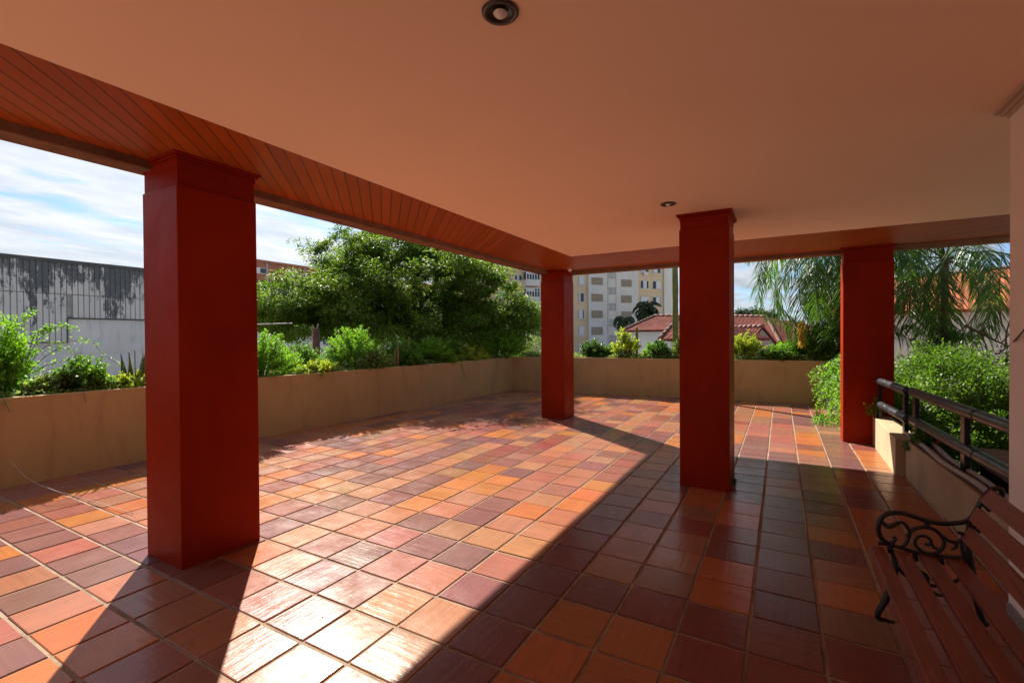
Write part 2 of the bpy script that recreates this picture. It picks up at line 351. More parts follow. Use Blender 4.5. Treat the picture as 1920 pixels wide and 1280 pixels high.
def mk_floor():
    vs, fs, col = [], [], []
    run = {}
    for j in range(-18, 32):
        y0, y1 = yl(j), yl(j+1)
        for i in range(-18, 9):
            x0, x1 = X0+i*W0, X0+(i+1)*W0
            if j in SEEN and i in SEEN[j]: k = SEEN[j][i]
            elif random.random() < .45 and i in run: k = run[i]
            else: k = random.choice('ooottttkkkppppmmb')
            run[i] = k
            gy = .0062 if j <= 1 else .0024; gx = .0054
            jt = lambda: random.uniform(-.0012, .0012)
            a0, a1, b0, b1 = x0+gx+jt(), x1-gx+jt(), y0+gy+jt(), y1-gy*(1 if j != 1 else .6)+jt()
            ym = .5*(b0+b1); lx, _ = inside(0, ym); a0 = max(a0, lx)
            xm = .5*(a0+a1); _, fy = inside(xm, 0); b1 = min(b1, fy); a1 = min(a1, .84)
            if a1-a0 < .01 or b1-b0 < .01: continue
            h = random.uniform(-.0006, .0006); tx, ty = random.gauss(0, .0032), random.gauss(0, .0032)
            c = [max(.01, v*random.uniform(.86, 1.14)) for v in KEY[k]]; tt = random.uniform(.93, 1.07); c[0] *= tt; c[2] /= tt
            n = len(vs); ed = .0028
            for (xa, xb, ya, yb, z) in ((a0, a1, b0, b1, -.010), (a0, a1, b0, b1, -.0022), (a0+ed, a1-ed, b0+ed, b1-ed, 0.)):
                for (x, y) in ((xa, ya), (xb, ya), (xb, yb), (xa, yb)):
                    zz = z+h+(tx*(x-xm)+ty*(y-ym) if z > -.005 else 0)
                    vs.append((x*U, y*U, zz*U))
            for r in (0, 4):
                for q in range(4): fs.append((n+r+q, n+r+(q+1) % 4, n+r+4+(q+1) % 4, n+r+4+q))
            fs.append((n+8, n+9, n+10, n+11)); col += [c]*9
    me = bpy.data.meshes.new('floor'); me.from_pydata(vs, [], fs)
    at_ = me.attributes.new('tint', 'FLOAT_COLOR', 'FACE')
    at_.data.foreach_set('color', np.array([(*c, 1.) for c in col], dtype=np.float32).ravel())
    me.materials.append(M['tile']); me.update()
    o = bpy.data.objects.new('floor', me); C.objects.link(o); return o
tag(mk_floor(), kind='structure')
# ------------------------------------------------------------------ roof of the terrace
ZC, ZB = 1.80*U, 1.765*U
XI, XO, YI, YO = -2.475*U, -2.60*U, 5.44*U, 5.56*U
XCE, YCE = -1.83*U, 4.42*U
XR, YB = 6.0, -3.4*U
roof = thing('terrace_roof', 'flat cream ceiling with a diagonal plank border, carried by the four red columns', 'ceiling', (0, 0, ZC))
MB().box(XCE, XR, YB, YCE, ZC, ZC+.3).build('plaster_ceiling', M['ceiling'], roof)
s_ = MB(); z1 = ZC+.006
s_.prism([(XI-.02, YB), (XCE, YB), (XCE, YCE), (XR, YCE), (XR, YI+.02), (XI-.02, YI+.02)], z1, ZC+.28)
s_.build('wood_soffit', M['soffit'], roof)
b_ = MB(); b_.prism([(XO, YB), (XI, YB), (XI, YI), (XR, YI), (XR, YO), (XO, YO)], ZB, ZC+.45)
b_.build('edge_beam', M['stucco'], roof, .008)
MB().box(XO+.02, XR, YB, YO-.02, ZC+.46, ZC+.8).build('roof_slab', M['stucco'], roof)
# recessed lamps
def lamp(px, py, label):
    p = onz(px, py, ZC); t = thing('recessed_lamp', label, 'ceiling lamp', (p[0], p[1], ZC), 'recessed lamps in the ceiling')
    MB().lathe([(.044, .0), (.046, -.007), (.060, -.010), (.064, -.006), (.064, .0)], p).build('ring', M['ring'], t)
    MB().lathe([(.045, -.004), (.043, -.0015), (.0, -.0015)], p).build('recess', M['iron'], t)
    a = [(.0, -.019)]+[(.027*math.sin(q), .009-.028*math.cos(q)) for q in np.linspace(.15, 1.15, 8)]
    MB().lathe(a, (p[0], p[1], ZC-.004), 24).build('bulb', M['bulb'], t)
lamp(938, 22, 'bronze ringed recessed lamp at the top edge, nearest to the viewer')
lamp(1253, 382, 'small recessed lamp in the ceiling just before the freestanding inner column')
# columns
def column(x0, x1, y0, y1, top, label, flush=False):
    cx, cy = (x0+x1)/2*U, (y0+y1)/2*U
    t = thing('column', label, 'column', (cx, cy, 0), 'red square columns of the terrace')
    zs = 1.668*U if not flush else 1.70*U
    MB().box(x0*U, x1*U, y0*U, y1*U, -.005, zs).build('shaft', M['column'], t, .006)
    c = MB(); e = .006*U
    c.box(x0*U+e, x1*U-e, y0*U+e, y1*U-e, zs, top-.065)
    for k, (ex, za, zb) in enumerate(((-.004, .068, .030), (.010, .030, .016), (.024, .016, -.004))):
        c.box(x0*U-ex, x1*U+ex, y0*U-ex, y1*U+ex, top-za+.0004*k, top-zb-.0004*(2-k))
    c.build('capital', M['capital'], t, .003)
    return t
column(-2.56, -2.253, 1.056, 1.41, z1, 'thick red column nearest on the left, casting a long shadow')
column(-2.57, -2.262, 5.235, 5.54, z1, 'red column under the far corner of the roof, before the apartment block')
column(-.588, -.283, 3.285, 3.64, ZC, 'freestanding red column in the middle of the floor, under the plain ceiling', True)
column(.503, .88, 5.345, 5.56, z1, 'red column beside the palms where the black railing starts')
# parapet planters
def offset(poly, d):
    P = [np.array(p)*U for p in poly]; out = []
    for i, p in enumerate(P):
        a = P[max(i-1, 0)]; b = P[min(i+1, len(P)-1)]; t = (b-a)/np.linalg.norm(b-a); n = np.array([-t[1], t[0]]); out.append(p+n*d)
    return out
full = LW[:]+[FWL[0]]+FWL[1:]
PZ = [.606*U]*3+[.616*U]+[.626*U]*2+[.622*U]
pl = thing('planter', 'long ochre rendered planter wall bordering the left and far sides of the terrace', 'planter', (-4.5*U, 4*U, 0))
def strip(poly, d0, d1, z0, zt):
    A, B = offset(poly, d0), offset(poly, d1); m = MB(); n = len(poly)
    vs = []
    for i in range(n):
        h = zt[i] if hasattr(zt, '__len__') else zt
        vs += [(A[i][0], A[i][1], z0), (B[i][0], B[i][1], z0), (B[i][0], B[i][1], h), (A[i][0], A[i][1], h)]
    fs = [(3, 2, 1, 0), tuple(4*(n-1)+k for k in range(4))]
    for i in range(n-1):
        for k in range(4):
            k2 = (k+1) % 4; fs.append((4*i+k, 4*i+k2, 4*i+4+k2, 4*i+4+k))
    return m.add(vs, fs)
strip(full, 0, .11, -.3, PZ).build('front_wall', M['parapet'], pl, .006)
strip(full, .85, .98, -3.55, [z-.08 for z in PZ]).build('back_wall', M['parapet'], pl)
strip(full, .11, .85, -.4, .56*U).build('soil', M['soil'], pl)
# low wall under the railing, right
lw = thing('low_wall', 'low beige kerb wall carrying the black railing, stepping back at a notch', 'wall', (.8*U, 4*U, 0))
MB().prism([(.703*U, 4.235*U), (.86*U, 4.235*U), (.86*U, 5.345*U), (.725*U, 5.345*U)], -.05, .262*U).build('far_wall', M['lowwall'], lw, .006)
MB().prism([(.80*U, 2.2*U), (.915*U, 2.2*U), (.875*U, 4.225*U), (.757*U, 4.225*U)], -.05, .262*U).build('near_wall', M['lowwall'], lw, .006)
MB().prism([(.815*U, 2.2*U), (.912*U, 2.2*U), (.872*U, 4.222*U), (.762*U, 4.222*U)], .262*U+.0, .262*U+.004).build('wall_top', M['cap'], lw)
MB().prism([(.735*U, 5.57*U), (.90*U, 5.57*U), (.90*U, 8.3*U), (.735*U, 8.3*U)], -.05, .58*U).build('back_wall', M['parapet'], lw, .006)
# white wall, right
ww = thing('white_wall', 'white painted wall with grey skirting behind the bench, at the right edge', 'wall', (.71*U, 2.3*U, 0))
MB().prism([(.703*U, 2.325*U), (.68*U, -3.4*U), (3.*U, -3.4*U), (3.*U, 2.325*U)], -.05, ZC).build('wall_face', M['white_wall'], ww, .004)
MB().prism([(-2.5*U, -3.38*U), (.68*U, -3.38*U), (.68*U, -3.2*U), (-2.5*U, -3.2*U)], -.05, ZC).build('rear_wall', M['white_wall'], ww)  # unseen wall added behind the camera, white to bounce light into the terrace
MB().prism([(.690*U, 2.30*U), (.666*U, -3.2*U), (.6795*U, -3.2*U), (.7025*U, 2.30*U)], .002, .075).build('skirting', M['skirting'], ww, .003)
c = MB()
for ex, za, zb in ((.010, .055, .038), (.026, .038, .020), (.046, .020, .0)):
    c.prism([(.703*U-ex, 2.325*U+ex), (.68*U-ex, -3.2*U), (.68*U+.02, -3.2*U), (.703*U+.02, 2.325*U+ex)], ZC-za, ZC-zb-.0005)
c.build('cornice', M['trim'], ww)
# railings
def railing(p0, p1, z, posts, label, r=.030*U, tail=0):
    t = thing('railing', label, 'railing', (p0[0]*U, p0[1]*U, .262*U), 'black steel railings on the low wall')
    P0, P1 = np.array([p0[0]*U, p0[1]*U, z[0]*U]), np.array([p1[0]*U, p1[1]*U, z[0]*U])
    for k, zz in enumerate(z):
        a, b = P0.copy(), P1.copy(); a[2] = b[2] = zz*U; d = (b-a)/np.linalg.norm(b-a)
        q = [a, a+d*.012, b-d*.012, b]; MB().tube(q, [r*.86, r, r, r*.86], 20).build('rail_tube', M['rail'], t)
        for fr in (.36,):
            mid = a+(b-a)*fr; MB().tube([mid-d*.02, mid+d*.02], r*1.035, 20).build('rail_sleeve', M['black_metal'], t)
    for f in posts:
        c = P0+(P1-P0)*f; MB().box(c[0]-.014, c[0]+.022, c[1]-.045, c[1]+.045, .258*U, z[0]*U-.02).build('post', M['black_metal'], t, .003)
    return t
railing((.754, 5.27), (.795, 4.37), (.588, .385), (.05, .93), 'short far railing section ending against the red column')
railing((.812, 4.30), (.925, 1.2), (.592, .392), (.02, .305, .62), 'long near railing section running towards the white wall')
# conduits on the wall top
for k, (pts, lab) in enumerate((([(1700, 812), (1735, 838), (1770, 868), (1830, 905), (1900, 962)], 'grey conduit lying along the wall top, the one nearer the terrace'),
                                ([(1722, 812), (1752, 834), (1785, 864), (1845, 900), (1915, 955)], 'grey conduit lying along the wall top, the one nearer the garden'))):
    pp = [onz(x, y, .262*U+.026) for x, y in pts]
    tag(MB().tube(spline(pp, 5), .019, 10).build('conduit_pipe', M['conduit']), lab, 'pipe', 'pair of conduits on the low wall')
# concrete slab, cloth
t = thing('concrete_bench_slab', 'weathered grey concrete slab on a dark base beyond the railing', 'slab', (1.2*U, 3.6*U, 0))
a0, a1, a2, a3 = onz(1695, 826, .235*U), onz(1800, 940, .235*U), onz(1990, 950, .235*U), onz(1850, 800, .235*U)
sx0, sx1, sy0, sy1 = 1.03*U, 1.62*U, 3.0*U, 4.15*U
MB().box(sx0, sx1, sy0, sy1, .215*U, .262*U).build('slab_top', M['concrete'], t, .01)
MB().box(sx0+.1, sx1-.1, sy0+.1, sy1-.1, -.6, .215*U).build('slab_base', M['soil'], t)
MB().box(.93*U, 6*U, 1.5*U, 9.5*U, -3.5, -.5).build('garden_bed_soil', M['soil'])
tag(bpy.data.objects['garden_bed_soil'], kind='structure'); bpy.data.objects['garden_bed_soil'].name = 'garden_ground'
cl = MB(); n = 14; vs = []; fs = []
for i in range(n):
    for j in range(n):
        u_, v_ = i/(n-1), j/(n-1)
        vs.append((sx0+.18+u_*.42, sy0+.45+v_*.42+.1*u_, .262*U+.012+.035*abs(math.sin(u_*7+v_*3))*math.sin(math.pi*u_)+.02*math.sin(v_*9+u_*4)*math.sin(math.pi*v_)+.012))
for i in range(n-1):
    for j in range(n-1): fs.append((i*n+j, (i+1)*n+j, (i+1)*n+j+1, i*n+j+1))
cl.add(vs, fs, True); o = cl.build('cloth', M['cloth']); sm = o.modifiers.new('Solid', 'SOLIDIFY'); sm.thickness = .006
tag(o, 'crumpled white cloth left on the concrete slab', 'cloth')
# ------------------------------------------------------------------ bench
BY = 2.0*U
def bp(cx, cy, Y=BY): return ony(1560+cx/3.2, 880+cy/3.2, Y)
bench = thing('park_bench', 'cast iron park bench with reddish wooden slats against the white wall', 'bench', (.40*U, 1.45*U, 0))
SEATZ = .283*U-.034
def bench_frame(dy):
    m = MB()
    def T(pts, r, n=5, sm=7):
        pp = [bp(*p) for p in pts]
        for p in pp: p[1] += dy
        pp = spline(pp, sm) if len(pp) > 2 else pp
        rr = [r]*len(pp) if not hasattr(r, '__len__') else list(np.interp(np.linspace(0, 1, len(pp)), np.linspace(0, 1, len(r)), r))
        m.tube(pp, [q*.86 for q in rr], 8)
    T([(345, 445), (300, 415), (277, 360), (290, 300), (330, 266), (400, 258), (480, 276), (560, 304), (640, 321), (720, 322), (790, 314), (825, 298), (852, 268), (882, 215), (912, 165), (948, 126), (985, 112), (1014, 120), (1022, 148), (1005, 160)], .0125)
    T([(275, 440), (340, 447), (420, 470), (520, 500), (620, 515), (720, 525), (805, 527)], .011)
    T([(825, 305), (818, 370), (797, 425), (806, 480), (822, 560), (850, 660), (860, 760), (905, 905), (935, 930)], [.013, .012, .016, .024, .023, .017, .015, .014, .012])
    T([(298, 305), (318, 330), (345, 341), (380, 326), (412, 316), (442, 330), (464, 372), (456, 420), (430, 455), (395, 466)], [.008, .014, .012, .009, .009, .009, .009, .008])
    T([(345, 440), (368, 432), (379, 412), (364, 398)], [.008, .010, .006])
    T([(450, 400), (475, 368), (510, 350), (560, 345), (610, 357), (652, 392), (673, 432), (658, 476), (610, 502), (552, 495), (508, 462), (498, 430), (514, 404), (550, 397), (582, 410), (594, 434), (578, 452), (556, 442)], [.009, .010, .009, .009, .009, .008, .008, .007])
    T([(590, 430), (612, 466), (646, 478)], [.007, .008, .003])
    T([(664, 395), (698, 424), (740, 435), (778, 420), (790, 396), (772, 378), (748, 378)], [.006, .009, .010, .009, .008, .005])
    T([(738, 434), (747, 460), (716, 481)], [.009, .009, .004])
    T([(560, 305), (572, 330), (560, 345)], [.010, .012, .008])
    T([(790, 400), (806, 412)], [.010, .012])
    for a in ((345, 452), (495, 500), (650, 520)): T([a, (a[0]+8, a[1]+45)], [.012, .014])
    for a, b in (((905, 205), (950, 245)), ((840, 335), (885, 375))): T([a, b], [.009, .013])
    # front leg with its foot, and the brace under the seat
    T([(345, 450), (372, 520), (378, 600), (352, 700), (322, 780), (280, 850), (278, 888), (320, 902), (376, 916)], [.011, .013, .015, .016, .017, .015, .014, .012, .009])
    T([(372, 560), (450, 640), (560, 690), (680, 690), (790, 640), (835, 590)], [.010, .009, .009, .009, .011])
    T([(520, 600), (570, 640), (575, 700), (620, 745), (680, 755)], [.008, .011, .009, .010, .006])
    return m.build('iron_frame', M['iron'], bench)
bench_frame(0); bench_frame(-1.02*U)
Y0b, Y1b = BY-.004, BY-1.06*U
def slat(pa, pb, th, name, nz):
    a, b = np.array(pa), np.array(pb); d = b-a; w = np.linalg.norm(d); d /= w; nn = np.array(nz, float)
    m = MB(); p = []
    for k in (0, 1):
        off = nn*th*k
        for (q, y) in ((a, Y1b), (b, Y1b), (b, Y0b), (a, Y0b)): v = q+off; p.append((v[0], y, v[2]))
    m.hexa(p); return m.build(name, M['bench_wood'], bench, .004)
for (xa, xb) in ((.262, .302), (.327, .371), (.393, .437), (.460, .506)):
    dz = (.5-abs((xa+xb)/2-.385)/.13)*-.006
    slat((xa*U, 0, SEATZ+.012+dz), (xb*U, 0, SEATZ+.010+dz), .022, 'seat_slat', (0, 0, 1))
for pa, pb in (((915, 195), (972, 138)), ((851, 305), (892, 240)), ((812, 425), (848, 358))):
    a, b = bp(*pa), bp(*pb); d = b-a; d[1] = 0; d /= np.linalg.norm(d); a -= d*.006; b += d*.006
    slat(a, b, .020, 'back_slat', (-d[2], 0, d[0]))
# little fixture on the far column
p = ony(1067, 503, 5.18*U)
t = thing('spot_fixture', 'tiny pale spot fixture hanging at the top of the corner column', 'spotlight', p)
MB().tube([(p[0], p[1], z1), (p[0], p[1], p[2]+.01)], .012, 8).build('bracket', M['cloth'], t)
MB().tube([p+np.array([-.03, .02, .02]), p, p+np.array([.035, -.04, -.035])], [.022, .03, .034], 12).build('lamp_head', M['cloth'], t)
# ------------------------------------------------------------------ plants
def shrub(name, label, cat, base, rx, ry, h, twigs, lpt, L, wr, mat, stem='green_stem', group=None, up=.35, droop=.25, lo=.35, rad=.004):
    base = np.array(base, float); t = thing(name, label, cat, base, group)
    if h > .15: h *= 1.3; rx *= 1.15; ry *= 1.12; lpt = int(lpt*1.35)
    ang = RNG.uniform(0, 2*np.pi, twigs); rr = np.sqrt(RNG.uniform(0, 1, twigs))*RNG.uniform(.8, 1.08, twigs)
    hz = h*np.sqrt(np.clip(1.02-rr**2, .03, 1))*RNG.uniform(.55, 1.06, twigs)
    tip = base+np.stack([rx*rr*np.cos(ang), ry*rr*np.sin(ang), hz], 1)
    root = base+np.stack([rx*.22*rr*np.cos(ang), ry*.22*rr*np.sin(ang), 0*hz], 1)
    ctrl = (root+tip)/2+np.stack([0*hz, 0*hz, hz*.22], 1)
    sv = RNG.uniform(lo, 1.03, (twigs, lpt)); s = sv[..., None]
    P = (1-s)**2*root[:, None]+2*s*(1-s)*ctrl[:, None]+s*s*tip[:, None]
    T = nrm(2*(1-s)*(ctrl-root)[:, None]+2*s*(tip-ctrl)[:, None])
    n = twigs*lpt; P = P.reshape(-1, 3); T = T.reshape(-1, 3)
    d = nrm(T*.7+unit(n)*.95+np.array([0, 0, -droop])); nor = nrm(unit(n)*.75+np.array([0, 0, up+.4]))
    P = P+unit(n)*L*.6
    P[:, 2] = np.maximum(P[:, 2], base[2]+.005)
    leaves('foliage', P, d, nor, L*RNG.uniform(.6, 1.2, n), L*wr*RNG.uniform(.7, 1.2, n), M[mat], t)
    m = MB()
    for k in range(0, twigs, max(1, twigs//26)):
        q = [(1-a)**2*root[k]+2*a*(1-a)*ctrl[k]+a*a*tip[k] for a in (0, .3, .6, .95)]; m.tube(q, [rad*1.6, rad*1.2, rad, rad*.5], 5)
    m.build('stem', M[stem], t); return t
SZ = .565*U
PX = lambda y: np.interp(y, [p[1] for p in LW], [p[0] for p in LW])
def lp(y, d=.25): return ((PX(y)-d)*U, y*U, SZ)      # spot in the left planter
def fp(x, d=.25): return (x*U, (np.interp(x, [p[0] for p in FWL], [p[1] for p in FWL])+d)*U, SZ)
# ground cover (nobody could count it)
def cover(name, label, fn, a, b, n, L, mat, hmax, d0=.04, d1=.5):
    y = RNG.uniform(a, b, n); d = RNG.uniform(d0, d1, n)
    hh = hmax*(.55+.45*np.sin(y*5.3+1)*np.sin(y*2.1+d*9))
    P = np.array([fn(yy, dd) for yy, dd in zip(y, d)]); P[:, 2] += .02+RNG.uniform(0, 1, n)**.6*hh
    dd = nrm(unit(n)+np.array([.2, 0, .1])); o = leaves(name, P, dd, nrm(unit(n)*.6+np.array([0, 0, 1.])), L*RNG.uniform(.6, 1.2, n), L*.55*RNG.uniform(.7, 1.2, n), M[mat], None)
    return tag(o, label, 'ground cover', kind='stuff')
cover('ground_cover', 'low variegated ground cover filling the left planter', lp, -.5, 7.8, 26000, .034, 'lf_vari', .15)
cover('ground_cover', 'low leafy ground cover filling the far planter', fp, -4.3, .7, 22000, .04, 'lf_vari', .22)
S = shrub
S('wispy_shrub', 'tall airy light green shrub at the left edge of the left planter', 'shrub', lp(1.10, .34), .36, .34, .66, 170, 52, .036, .5, 'lf_bright', up=.2)
S('round_shrub', 'low rounded dark shrub left of the snake plant behind the nearest column', 'shrub', lp(1.55, .18), .22, .30, .31, 80, 44, .040, .55, 'lf_mid')
S('variegated_shrub', 'small pale shrub at the foot of the airy shrub', 'shrub', lp(1.33, .19), .15, .2, .18, 60, 40, .034, .6, 'lf_vari')
S('yellow_shrub', 'short yellow green shrub hugging the foot of the snake plant', 'shrub', lp(1.83, .16), .18, .30, .17, 50, 40, .034, .6, 'lf_yellow')
S('bright_shrub', 'bushy bright green shrub just right of the nearest column', 'shrub', lp(3.0, .24), .45, .66, .56, 200, 56, .034, .5, 'lf_bright')
S('yellow_shrub', 'low yellow green cushion between two bright green bushes of the left planter', 'shrub', lp(3.62, .13), .2, .42, .19, 90, 44, .036, .6, 'lf_yellow')
S('bright_shrub', 'bright green bush in the middle of the left planter, under the big tree', 'shrub', lp(4.28, .30), .42, .66, .62, 170, 56, .036, .5, 'lf_bright')
S('variegated_shrub', 'grey green speckled shrub in front of the middle bush', 'shrub', lp(4.45, .12), .22, .42, .33, 100, 44, .034, .55, 'lf_vari')
S('mid_shrub', 'mid green bush right of the olive spikes in the left planter', 'shrub', lp(5.75, .25), .40, .58, .50, 150, 50, .042, .5, 'lf_bright')
S('yellow_shrub', 'low yellowish shrub before the tall bush by the corner', 'shrub', lp(6.65, .18), .3, .62, .32, 120, 44, .042, .55, 'lf_yellow')
S('corner_shrub', 'tall rounded bush in the planter corner left of the corner column', 'shrub', (-4.62*U, 7.75*U, SZ), .62, .8, .70, 240, 54, .045, .5, 'lf_bright')
S('thin_shrub', 'sparse leggy shrub between the middle bush and the olive spikes', 'shrub', lp(5.0, .35), .25, .35, .50, 60, 30, .042, .5, 'lf_mid')
S('dark_shrub', 'dark green bush right beside the corner column', 'shrub', fp(-2.95, .3), .36, .3, .42, 90, 46, .042, .55, 'lf_dark')
S('croton', 'yellow green branching shrub left of the slim cactus', 'shrub', fp(-2.36, .28), .34, .26, .56, 34, 60, .060, .42, 'lf_yellow', 'twig', lo=.6, rad=.009)
S('boxwood', 'clipped round boxwood between the slim cactus and the tall cactus', 'shrub', fp(-1.78, .25), .27, .27, .37, 150, 50, .034, .6, 'lf_dark', lo=.5)
S('variegated_shrub', 'pale leaved shrub at the foot of the tall cactus', 'shrub', fp(-1.42, .2), .22, .2, .40, 90, 44, .04, .55, 'lf_vari')
S('yellow_shrub', 'yellow green bush just right of the freestanding column', 'shrub', fp(-.52, .28), .42, .3, .52, 130, 46, .045, .55, 'lf_yellow')
S('mid_shrub', 'low shrub in the middle of the far planter, under the tiled gables', 'shrub', fp(-.08, .15), .34, .22, .30, 100, 44, .042, .55, 'lf_mid')
S('boxwood', 'wide clipped dark shrub under the palms at the end of the far planter', 'shrub', fp(.42, .25), .48, .3, .48, 180, 54, .042, .6, 'lf_mid', lo=.5)
S('bright_shrub', 'loose green shrub standing back between the two bright bushes, behind the yellow cushion', 'shrub', lp(3.66, .48), .3, .4, .40, 110, 46, .036, .5, 'lf_mid')
S('thin_shrub', 'loose shrub standing back behind the olive spikes', 'shrub', lp(5.35, .48), .3, .42, .46, 110, 46, .04, .5, 'lf_bright')
S('mid_shrub', 'fuller shrub standing back behind the hanging strand', 'shrub', lp(6.4, .45), .34, .6, .44, 140, 46, .042, .5, 'lf_mid')
S('bright_shrub', 'bushy shrub standing back at the left edge behind the airy shrub', 'shrub', lp(1.0, .5), .3, .5, .36, 130, 46, .036, .5, 'lf_bright')
S('mid_shrub', 'loose green shrub filling the bed between the corner column and the yellow green shrub', 'shrub', fp(-2.68, .4), .28, .24, .30, 90, 44, .042, .55, 'lf_mid')
S('bright_shrub', 'fresh green shrub behind the round boxwood', 'shrub', fp(-1.95, .5), .26, .22, .34, 90, 44, .042, .5, 'lf_bright')
S('bright_shrub', 'fresh green shrub standing back between the yellow green bush and the wide clipped shrub', 'shrub', fp(.12, .42), .36, .24, .40, 120, 46, .042, .5, 'lf_bright')
S('mid_shrub', 'rounded shrub in front of the olive spikes at the middle of the left planter', 'shrub', lp(5.1, .12), .22, .34, .30, 100, 44, .038, .55, 'lf_mid')
S('mid_shrub', 'dense shrub in the left planter just before the corner bush', 'shrub', lp(7.05, .3), .34, .4, .46, 130, 46, .042, .5, 'lf_bright')
# arching shoots of the airy shrub
def shoot(t, pts, n, L, mat, r=.004, spread=.05):
    pp = spline(pts, 8); m = MB(); m.tube(pp, list(np.linspace(r, r*.4, len(pp))), 5); m.build('shoot', M['green_stem'], t)
    idx = RNG.uniform(.25, 1, n)*(len(pp)-1); A = np.array(pp); P = A[idx.astype(int)]+unit(n)*spread*RNG.uniform(0, 1, (n, 1))
    leaves('shoot_leaves', P, unit(n)+np.array([0, 0, -.1]), unit(n)*.6+np.array([0, 0, 1]), L*RNG.uniform(.6, 1.2, n), L*.5, M[mat], t)
tw = [o for o in bpy.data.objects if o.name == 'wispy_shrub'][0]
def sp(px, py, d=.28): return onx(px, py, (-4.56-d)*U)
for pts, n in (([(40, 690), (38, 640), (45, 600), (70, 578)], 110), ([(45, 690), (70, 640), (110, 612), (148, 616)], 120),
               ([(50, 690), (85, 650), (130, 640), (170, 640), (195, 665), (235, 690)], 60), ([(50, 700), (90, 665), (120, 652), (150, 668), (160, 675)], 70),
               ([(35, 690), (20, 640), (8, 600), (-10, 590)], 110), ([(60, 700), (90, 684), (130, 676), (146, 690)], 50), ([(50, 680), (64, 630), (84, 618), (94, 612)], 130)):
    shoot(tw, [sp(*p) for p in pts], n, .034, 'lf_bright')
# strands trailing over the planter edge
def strand(pts, n, label, L=.03, mat='lf_vari', r=.0025):
    t = thing('trailing_strand', label, 'vine', pts[0]); pp = spline(pts, 6); MB().tube(pp, r, 5).build('stem', M['green_stem'], t)
    A = np.array(pp); idx = RNG.uniform(0, len(pp)-1, n).astype(int)
    leaves('foliage', A[idx]+unit(n)*.02, unit(n)+np.array([0, 0, -.4]), unit(n)+np.array([.6, 0, .4]), L*RNG.uniform(.6, 1.1, n), L*.55, M[mat], t)
def fr(px, py, off=.02): # on the terrace face of the left planter
    y = onx(px, py, -4.5*U)[1]; return onx(px, py, PX(y/U)*U+off)
strand([fr(865, 672, -.02), fr(866, 682, .03), fr(869, 695), fr(873, 712)], 26, 'thin leafy strand hanging down the planter wall near the far corner', .04, 'lf_yellow')
strand([fr(5, 745, -.03), fr(8, 752, .03), fr(14, 764), fr(18, 772)], 9, 'tiny pale sprig hanging on the planter wall at the left edge', .03)
strand([fr(156, 735, -.03), fr(158, 740, .03), fr(161, 755)], 6, 'tiny pale sprig hanging on the planter wall before the nearest column', .026)
# blades
def blades(name, label, base, n, h, spread, mat, w=.035):
    t = thing(name, label, 'plant', base); base = np.array(base)
    for k in range(n):
        a = random.uniform(0, 6.28); b = base+np.array([math.cos(a)*spread*.5, math.sin(a)*spread*.5, 0]); hh = h*random.uniform(.7, 1.05)
        lean = np.array([math.cos(a), math.sin(a), 0])*random.uniform(.02, .14)*hh; tw_ = random.uniform(0, 3.14)
        vs = []; fs = []; m = 7
        for i in range(m):
            s = i/(m-1); c = b+lean*s*s*1.3+np.array([0, 0, hh*s]); ww_ = w*(.55+.45*math.sin(math.pi*min(1, s*1.15+.12)))*(1-s**5)+.001
            an = tw_+s*.5; d = np.array([math.cos(an), math.sin(an), 0]); nn = np.array([-d[1], d[0], 0])
            vs += [c-d*ww_, c+nn*.006, c+d*ww_, c-nn*.004]
        for i in range(m-1):
            for q in range(4): fs.append((4*i+q, 4*i+(q+1) % 4, 4*i+4+(q+1) % 4, 4*i+4+q))
        MB().add(vs, fs, True).build('blade', M[mat], t)
    return t
blades('snake_plant', 'upright dark snake plant against the nearest column', lp(1.905, .22), 9, .46, .20, 'snake')
# cacti
def cactus(label, px, ptop, Y, rad, mat, ribs=7, bend=0):
    b = ony(px, 668, Y); tp = ony(px, ptop, Y); z0 = SZ-.02; h = tp[2]-z0
    t = thing('columnar_cactus', label, 'cactus', (b[0], Y, z0)); n = ribs*6; m = MB(); vs = []; fs = []; K = 26
    for i in range(K+1):
        s = i/K; r = rad*(1 if s < .93 else math.sqrt(max(.02, 1-((s-.93)/.07)**2)))*(.86+.14*min(1, s*6))*(1+.05*math.sin(s*19))
        for k in range(n):
            a = 2*math.pi*k/n; rr = r*(1-.20*(.5+.5*math.cos(ribs*a)))
            vs.append((b[0]+rr*math.cos(a)+bend*math.sin(s*3)*.03, Y+rr*math.sin(a), z0+h*s))
    for i in range(K):
        for k in range(n): fs.append((i*n+k, i*n+(k+1) % n, (i+1)*n+(k+1) % n, (i+1)*n+k))
    fs.append(tuple(K*n+k for k in range(n))); m.add(vs, fs, True).build('body', M[mat], t)
    return t
cactus('tall ribbed green cactus rising beside the freestanding column', 1266, 488, 8.2*U, .070, 'cactus', 6, .3)
cactus('slim short cactus standing between the yellow shrub and the round boxwood', 1194, 612, 8.22*U, .032, 'cactus_olive', 8)
for px, tp, dpt, lb in ((746, 640, .15, 'slimmer left one of two olive spiky cacti in the left planter'), (767, 630, .18, 'taller right one of two olive spiky cacti in the left planter')):
    g = onx(px, 690, (PX(5.2)-dpt)*U); yy = g[1]
    b = np.array([g[0], yy, SZ]); tz = onx(px, tp, g[0])[2]
    t = thing('spiky_cactus', lb, 'cactus', b); m = MB()
    for k in range(3):
        o_ = np.array([random.uniform(-.05, .05), random.uniform(-.06, .06), 0])*(k > 0); hh = (tz-SZ)*(1 if k == 0 else random.uniform(.55, .8))
        pp = [b+o_+np.array([0, 0, hh*s]) for s in np.linspace(0, 1, 9)]; m.tube(pp, [.022, .026, .028, .028, .027, .025, .022, .016, .004], 9)
    m.build('body', M['cactus_olive'], t)
